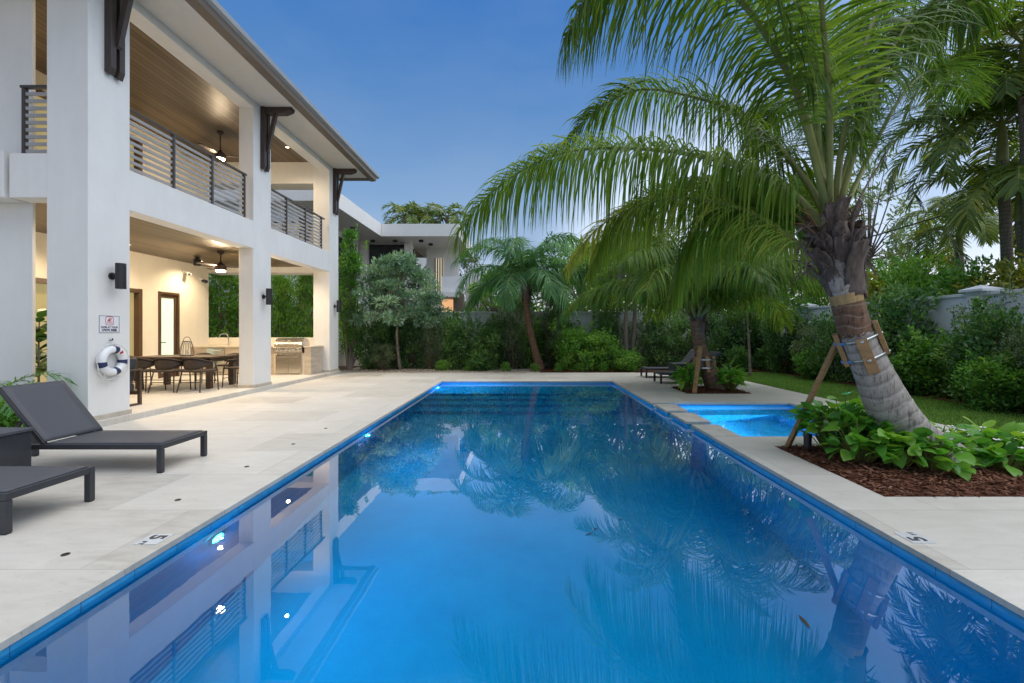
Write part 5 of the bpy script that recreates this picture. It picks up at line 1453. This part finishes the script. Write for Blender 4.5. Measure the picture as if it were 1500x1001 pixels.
# right hand hedge, along the wall and the lawn
row(K_dark, 655, 462, 16.3, 'dark shrub against the wall left of the warm lit neighbouring room', 'shrub', GB, 1.05, 1)
row(K_dark, 735, 466, 16.3, 'dark shrub against the wall left of the wispy grey shrub', 'shrub', GB, 1.0, 2)
row(K_bright, 776, 470, 16.4, 'bright shrub against the wall behind the slim palm trunk', 'shrub', GB, 1.1, 0)
row(K_dark, 822, 464, 16.5, 'dark shrub against the wall behind the brighter green shrubs', 'shrub', GB, 1.1, 0)
row(K_olive, 930, 470, 16.4, 'olive shrub against the wall right of the grey multi trunk tree', 'shrub', GB, 1.0, 0)
row(K_dark, 572, 468, 16.4, 'dark shrub against the wall left behind the umbrella tree', 'shrub', GB, 1.0, 2)
row(K_low, 648, 528, 15.0, 'small rounded green mound plant at the edge of the gravel strip', 'plant', 'mound plants along the back bed', None, 1)
row(K_low, 690, 526, 15.0, 'small rounded green mound plant near the end of the gravel strip', 'plant', 'mound plants along the back bed', None, 0)
GR = 'hedge shrubs along the right wall'
RH = [(8.35, 14.2, 2.2, K_dark, 'hedge shrub in the far right garden corner', 0), (8.45, 13.0, 1.45, K_olive, 'grey green hedge shrub second from the far right corner', 0), (8.35, 11.9, 1.8, K_dark, 'dark hedge shrub left of the large palm trunk', 1),
      (8.40, 10.9, 1.8, K_olive, 'small leaved hedge shrub just left of the large trunk straps', 1), (8.5, 10.1, 2.2, K_dark, 'tall hedge shrub directly behind the large palm trunk', 2), (8.45, 9.2, 1.25, K_bright, 'low hedge shrub under the bare wall section', 0),
      (8.55, 8.45, 1.35, K_dark, 'short hedge shrub beneath the bare branched shrub', 0), (8.35, 7.75, 1.75, K_dark, 'hedge shrub below the wall pier cap', 1), (8.30, 7.0, 2.0, K_olive, 'dense small leaved hedge shrub at the right picture edge', 1), (8.2, 6.3, 1.75, K_dark, 'nearest hedge shrub at the right picture edge', 2), (7.85, 7.4, .9, K_bright, 'low shrub in front of the right hedge near the picture edge', 1),
      (7.95, 9.5, .8, K_dark, 'low dark shrub in front of the hedge right of the large trunk', 0), (8.0, 12.4, .8, K_bright, 'low shrub at the lawn edge left of the large trunk', 1), (8.3, 5.4, 1.9, K_dark, 'hedge shrub past the right picture edge', 0)]
for x, y, h, kd, lab, i in RH:
    kd[i % len(kd)].put(x, y, h, lab, 'shrub', GR, None if h > 1.5 else h/kd[0].h*1.25, random.uniform(0, 6.28))
# shrub with bare branches against the wall
def bare_shrub(x, y, h, label, seed):
    g = random.Random(seed); t = thing('bare_branched_shrub', (x, y, 0), label, 'shrub'); polys, rad, tips = [], [], []
    def br(p, d, L, r, lev):
        q = p + d*L*.5 + Vector((g.uniform(-.03,.03), g.uniform(-.03,.03), 0)); e = p + d*L
        polys.append([p, q, e]); rad.append([r, r*.85, r*.65])
        if lev == 0: tips.append(e); return
        for _ in range(3 if lev > 1 else 2):
            nd = (d + Vector((g.uniform(-.55,.55), g.uniform(-.5,.5), g.uniform(-.1,.3)))).normalized(); br(e, nd, L*g.uniform(.6,.8), r*.6, lev-1)
    for k in range(3): br(Vector((x+g.uniform(-.06,.06), y, 0)), Vector((g.uniform(-.25,.25), g.uniform(-.2,.2), 1)).normalized(), h*.38, .022, 3)
    LB().tubes(polys, rad, 5, mi=0).build('branches', M_twig, t)
    lb = LB(); leaf_cloud(lb, [tuple(p) for p in tips], [(.10,.10,.10)]*len(tips), 5, .06, .025, seed); lb.build('foliage', M_olive, t)
bare_shrub(8.75, 8.75, 2.0, 'sparse bare branched shrub against the right wall beside the large trunk', 5)
# lit shrubs seen through the end of the patio
GP = 'trees seen through the far end of the patio'
row(K_pat, 325, 385, 15.3, 'lit bright green tree seen through the patio, behind the sink', 'tree', GP, 1.0, 1)
row(K_pat, 412, 396, 15.5, 'thin tree seen through the patio above the grill', 'tree', GP, .72, 0)
row(K_pat, 450, 388, 15.3, 'bright tree seen through the patio right of the grill', 'tree', GP, .62, 1)
row(K_dark, 375, 440, 16.0, 'dark shrub beyond the patio behind the middle pillar', 'shrub', GP, .8, 0)
row(K_dark, 300, 440, 16.1, 'dark shrub beyond the patio behind the wall corner', 'shrub', GP, .9, 2)

# --- trees
def tree(name, base, h, cw, label, leaf, barkm, seed, ncl=34, per=170, ll=.12, lw=.055, trunk=.09, clear=.45, flat=.6, multi=1, umbrella=0.0, group=None, cat='tree', gap=.0):
    g = np.random.default_rng(seed); r_ = random.Random(seed)
    t = thing(name, tuple(base), label, cat, group)
    B = Vector(base); zc0, zc1 = h*clear, h
    polys, rad, cs, rs_ = [], [], [], []
    stems = []
    for k in range(multi):
        a = k*2.1 + .4; off = Vector((math.cos(a), math.sin(a), 0))*(.10*(multi > 1))
        top = B + off*3.5*(multi > 1) + Vector((r_.uniform(-.1,.1), r_.uniform(-.1,.1), zc0 + (h-zc0)*.25))
        pts = catmull([B + off, B + off*1.6 + (top-B)*.4 + Vector((r_.uniform(-.06,.06), 0, 0)), top], 12)
        polys.append(pts); rad.append([trunk*(1 - .45*i/12)/(1 if multi == 1 else 1.25) for i in range(13)]); stems.append(top)
    for k in range(ncl):
        u = (k+.5)/ncl; a = k*2.4 + g.uniform(-.4, .4)
        z = zc0 + (zc1 - zc0)*u**.85
        pr_ = math.sin(math.pi*min(.97, .22 + .7*u))**.7
        if umbrella: pr_ = (1 - u**2.2)**.5 * (.55 + .45*min(1, u*3 + .3))
        rr = cw*pr_*(.35 + .65*math.sqrt(g.random())); r = cw*g.uniform(.17, .30)
        c = B + Vector((rr*math.cos(a), rr*math.sin(a), z - r*.4 + g.uniform(-.1,.1)))
        if umbrella: c.z -= umbrella*(rr/cw)**2*(h - zc0)*.35
        cs.append(tuple(c)); rs_.append((r, r, r*flat))
        s0_ = stems[k % len(stems)]
        m = s0_*.5 + c*.5 + Vector((0, 0, .08*h*g.uniform(-.2, .5)))
        polys.append([s0_, m, c]); q = trunk*.33
        rad.append([q, q*.6, q*.2])
    LB().tubes(polys, rad, 7, mi=0).build('trunk', barkm, t)
    lb = LB(); leaf_cloud(lb, cs, rs_, per, ll, lw, seed+5, upb=.25); lb.build('crown', leaf, t)
    return t
b = at(586, 541, 15.4); b.z = 0
tree('umbrella_tree', b, ztop(372, 15.4), 1.5, 'blue green umbrella shaped tree with slender trunk on the gravel strip', M_teal, M_slimbark, 201, 66, 125, .16, .055, .065, .50, .42, 1, 1.0)
b = Vector((gx(918, 15.8), 15.8, 0))
tree('multi_trunk_tree', b, ztop(345, 15.8), 1.5, 'grey multi trunk tree in front of the back wall', M_cocod, M_bark, 202, 44, 150, .16, .05, .12, .52, .8, 4, 0)
b = Vector((gx(1099, 13.2), 13.2, 0))
tree('sapling', b, ztop(395, 13.2), .85, 'thin pale trunked sapling at the far edge of the lawn', M_bright, M_slimbark, 203, 22, 110, .12, .05, .045, .60, .8)
mb = MB()
GT = 'trees beyond the garden walls'
BT = [(690, 30, 372, 1.5, M_olive, 'loose grey tree behind the neighbouring porch'), (760, 24, 385, 2.0, M_yellowtree, 'loose yellowish tree behind the slim palm'), (820, 21, 345, 1.9, M_cocod, 'dark tree right of the slim palm crown'), (880, 23, 362, 2.0, M_olive, 'pale loose tree left of the grey multi trunk tree'), (952, 20.5, 350, 1.9, M_cocod, 'dark tree right of the grey multi trunk tree'),
      (1020, 22, 352, 2.1, M_bright, 'green tree directly behind the small palm crown'), (1085, 20.5, 335, 2.0, M_cocod, 'dark tree behind the staked sapling'), (1150, 21, 350, 2.2, M_yellowtree, 'yellowish tree left of the large palm crown'), (1205, 19.5, 400, 1.9, M_hedge, 'dark tree behind the large palm trunk top'), (1272, 19, 215, 1.7, M_olive, 'tall loose tree right of the large palm crown'),
      (850, 18.6, 352, 1.3, M_bright, 'slim green tree over the wall left of the grey multi trunk tree'), (905, 19.4, 340, 1.5, M_cocod, 'tall tree over the wall directly behind the grey multi trunk tree'), (985, 18.4, 372, 1.3, M_yellowtree, 'small yellowish tree over the wall left of the small palm crown'), (1118, 18.4, 362, 1.4, M_bright, 'green tree over the wall right of the staked sapling'), (725, 20.5, 400, 1.2, M_bright, 'low green tree between the porch and the slim palm crown'),
      (1345, 20, 322, 1.6, M_hedge, 'dark vine hung tree below the power lines'), (1290, 16.5, 390, 1.6, M_bright, 'bright tree over the wall right of the large trunk')]
for k, (px, Y, py, cw, lf, lab) in enumerate(BT):
    tree('background_tree', Vector((gx(px, Y), Y, 0)), ztop(py, Y), cw, lab, lf, M_bark, 300+k, 34, 80, .19, .075, .12, .30, .8, 1, 0, GT)
# green growth over the right wall
OW = [(9.9, 14.6, 3.1, 'over the wall near the far right corner', M_bright), (9.9, 12.9, 3.0, 'over the wall behind the large trunk', M_yellowtree), (10.0, 11.4, 3.1, 'over the wall right of the large trunk', M_bright), (10.0, 10.2, 2.85, 'over the wall beside the pier cap', M_bright), (10.1, 9.2, 2.75, 'over the wall below the tall palms', M_yellowtree), (10.2, 8.1, 2.7, 'over the wall at the right picture edge', M_bright)]
for k, (x, y, h, wd, m) in enumerate(OW):
    Kind('tall_shrub', m, M_twig, w=.95, h=h, ncl=34, per=110, ll=.12, lw=.055, seed=400+k, low=.25, wisp=10).put(x, y, h, 'leafy green shrub showing ' + wd, 'shrub', 'shrubs over the right wall')
lb = LB(); g = np.random.default_rng(77); n_ = 26000
a = g.uniform(0, 1, n_); xs = -70 + 150*a; zz = 2.6 + 1.3*np.sin(xs*.35) + .8*np.sin(xs*1.1+1) 
p = np.stack([xs, g.uniform(42, 46, n_), np.maximum(0, zz)*g.random(n_)**.7 + .2], 1)
lb.strips(p, g.normal(0, 1, (n_, 3)) + np.array([0, -.4, .5]), g.normal(0, 1, (n_, 3)), .5, .28, .1, 2, [.3, 1, .1], 0, g.random(n_))
tag(lb.build('distant_thicket', M_hedge), 'distant low dark thicket of trees along the horizon', 'thicket', kind='stuff')

# --- broad leaved plants in the beds
def broad_plant(x, y, n, h, spread, label, seed, leaf=M_broad, L=.17, W=.12, group=None, z=.03, name='philodendron', cat='plant', lean=None):
    g = np.random.default_rng(seed); t = thing(name, (x, y, z), label, cat, group)
    az = g.uniform(0, 6.283, n); r = spread*np.sqrt(g.random(n)); hh = h*g.uniform(.35, 1.0, n)*(1 - .35*(r/spread)**2)
    tip = np.stack([x + r*np.cos(az), y + r*np.sin(az), z + hh], 1)
    polys, rad = [], []
    for k in range(n):
        f = Vector((x + (tip[k,0]-x)*.25, y + (tip[k,1]-y)*.25, z - .03)); e = Vector(tip[k])
        m = f*.45 + e*.55 + Vector((0, 0, .04)); polys.append([f, m, e]); rad.append([.006, .005, .004])
    LB().tubes(polys, rad, 5, mi=0).build('stems', M_petiole, t)
    d = np.stack([np.cos(az), np.sin(az), g.uniform(-.5, .9, n)], 1) + g.normal(0, .38, (n, 3))
    side = np.stack([-np.sin(az), np.cos(az), g.uniform(-.8, .8, n)], 1)
    lb = LB(); lb.strips(tip, d, side, L*g.uniform(.6, 1.2, n), W*g.uniform(.65, 1.15, n), g.uniform(.10, .38, n), 5, [.35, .92, 1, .86, .5, .04], 0, np.clip(g.beta(2.2, 2.2, n), 0, 1), fold=.16)
    lb.build('leaves', leaf, t)
    return t
GP2 = 'broad leaved plants in the large bed'
BP = [(3.28, 4.72, 75, .46, .27, 'tall broad leaved plant beside the timber prop foot'), (3.50, 4.86, 70, .50, .26, 'tall broad leaved plant at the back left of the large bed'), (3.30, 4.36, 55, .34, .25, 'broad leaved plant in front of the leaning trunk, left'),
      (3.62, 4.48, 70, .42, .25, 'broad leaved plant against the left side of the leaning trunk'), (3.50, 4.12, 45, .30, .24, 'broad leaved plant in front of the trunk base'), (3.72, 4.02, 42, .30, .22, 'yellow spotted broad leaved plant nearest the trunk base front'),
      (4.42, 4.05, 48, .26, .26, 'low broad leaved plant right of the trunk base'), (4.66, 4.32, 60, .32, .30, 'broad leaved plant right of the trunk with white flowers'), (4.45, 4.78, 60, .34, .30, 'broad leaved plant behind the trunk base with white flowers'), (4.95, 4.05, 50, .28, .28, 'broad leaved plant at the right picture edge'), (4.95, 4.62, 55, .34, .30, 'broad leaved plant at the back right of the large bed')]
for k, (x, y, n, h, s_, lab) in enumerate(BP): broad_plant(x, y + .06*(y < 4.2), int(n*(1.25 if x < 4.2 else 1.0)), h*(1.22 if x < 4.2 else .85), s_, lab, 500+k, group=GP2, L=.165, W=.125)
def flowers(t, x, y, n, seed, z0, z1, s_):
    g = np.random.default_rng(seed)
    for _ in range(n):
        c = np.array([x + g.uniform(-s_, s_), y + g.uniform(-s_, s_), g.uniform(z0, z1)]); a = 2*np.pi*np.arange(5)/5 + g.uniform(0, 1)
        lb = LB(); lb.strips(np.repeat(c[None], 5, 0), np.stack([np.cos(a), np.sin(a), np.full(5, .5)], 1), np.stack([-np.sin(a), np.cos(a), np.zeros(5)], 1), .04, .036, .1, 2, [.4, 1, .3])
        lb.build('flower', M_petal, t)
flowers(bpy.data.objects['philodendron.007'], 4.66, 4.32, 16, 1, .16, .27, .28); flowers(bpy.data.objects['philodendron.008'], 4.45, 4.78, 14, 2, .17, .28, .26); flowers(bpy.data.objects['philodendron.010'], 4.95, 4.62, 14, 3, .17, .28, .26)
for k, (x, y, lab) in enumerate(((3.60, 9.80, 'leafy plant left of the small palm trunk'), (3.78, 10.2, 'leafy plant behind the small palm prop'), (4.52, 9.70, 'leafy plant right of the small palm trunk'), (4.62, 10.1, 'leafy plant at the back of the small palm bed'))):
    broad_plant(x, y, 120, .50, .22, lab, 540+k, group='leafy plants in the small bed', L=.22, W=.085)
# --- planting at the left, by the house
bush = Kind('foundation_shrub', M_bright, M_twig, w=.42, h=.5, ncl=16, per=130, ll=.06, lw=.022, seed=610)
bush.put(-6.15, 5.45, .52, 'small leaved green shrub at the foot of the house wall, left edge', 'shrub'); bush.put(-6.75, 5.5, .62, 'small leaved shrub past the left picture edge by the wall', 'shrub')
bm_ = MB(); bm_.box(-8.5, -5.75, 5.12, 5.90, -.01, .012); tag(bm_.build('house_bed', M_mulch), kind='structure')
fp = thing('parlour_palm', (-6.62, 5.45, 0), 'small arching feather palm behind the raised lounger back', 'palm')
mb = MB(); mb.tube([(-6.62,5.45,0), (-6.60,5.45,.35)], .03, 8); mb.build('stem', M_petiole, fp)
radial_palm(fp, (-6.60, 5.45, .33), 9, .95, .40, 66, M_cocod, .26, .020, 24, .3, .6, (35, 80), .008, .4, bare=.2, seg=3, npts=14)
pp = thing('potted_rubber_plant', (-7.72, 7.05, PZ), 'tall potted rubber plant seen through the gap beside the near pillar', 'potted plant')
mb = MB(); mb.lathe((-7.72, 7.05, PZ), [(.13, 0), (.19, .36), (.20, .38), (.175, .38), (.165, .34)], 28); mb.build('pot', M_pot, pp, smooth=True)
mb = MB(); mb.tube([(-7.72,7.05,PZ+.3), (-7.70,7.03,.95), (-7.72,7.06,1.5)], [.016,.013,.006], 8); mb.build('stem', M_bark, pp, smooth=True)
g = np.random.default_rng(88); n_ = 46; az = g.uniform(0, 6.283, n_); zz = g.uniform(.5, 1.58, n_); b_ = np.stack([np.full(n_, -7.71), np.full(n_, 7.045), zz], 1)
lb = LB(); lb.strips(b_, np.stack([np.cos(az), np.sin(az), g.uniform(.1, .9, n_)], 1), np.stack([-np.sin(az), np.cos(az), np.zeros(n_)], 1), .34, .17, .28, 5, [.1, .8, 1, .85, .5, .04], 0, g.random(n_), fold=.12); lb.build('leaves', M_hedge, pp)
# --- overhead lines
for pa, pb, lab in (((1040, 398, 17), (1620, 232, 11), 'black overhead cable, the lower and thicker of two'), ((1180, 330, 18), (1600, 150, 12), 'thin black overhead cable, the upper of two')):
    a, b = at(*pa), at(*pb); pts = [a.lerp(b, i/24) - Vector((0, 0, .35*math.sin(math.pi*i/24))) for i in range(25)]
    t = MB(); t.tube(pts, .022 if 'lower' in lab else .014, 6); tag(t.build('overhead_cable', M_cable, smooth=True), lab, 'cable', 'overhead cables')
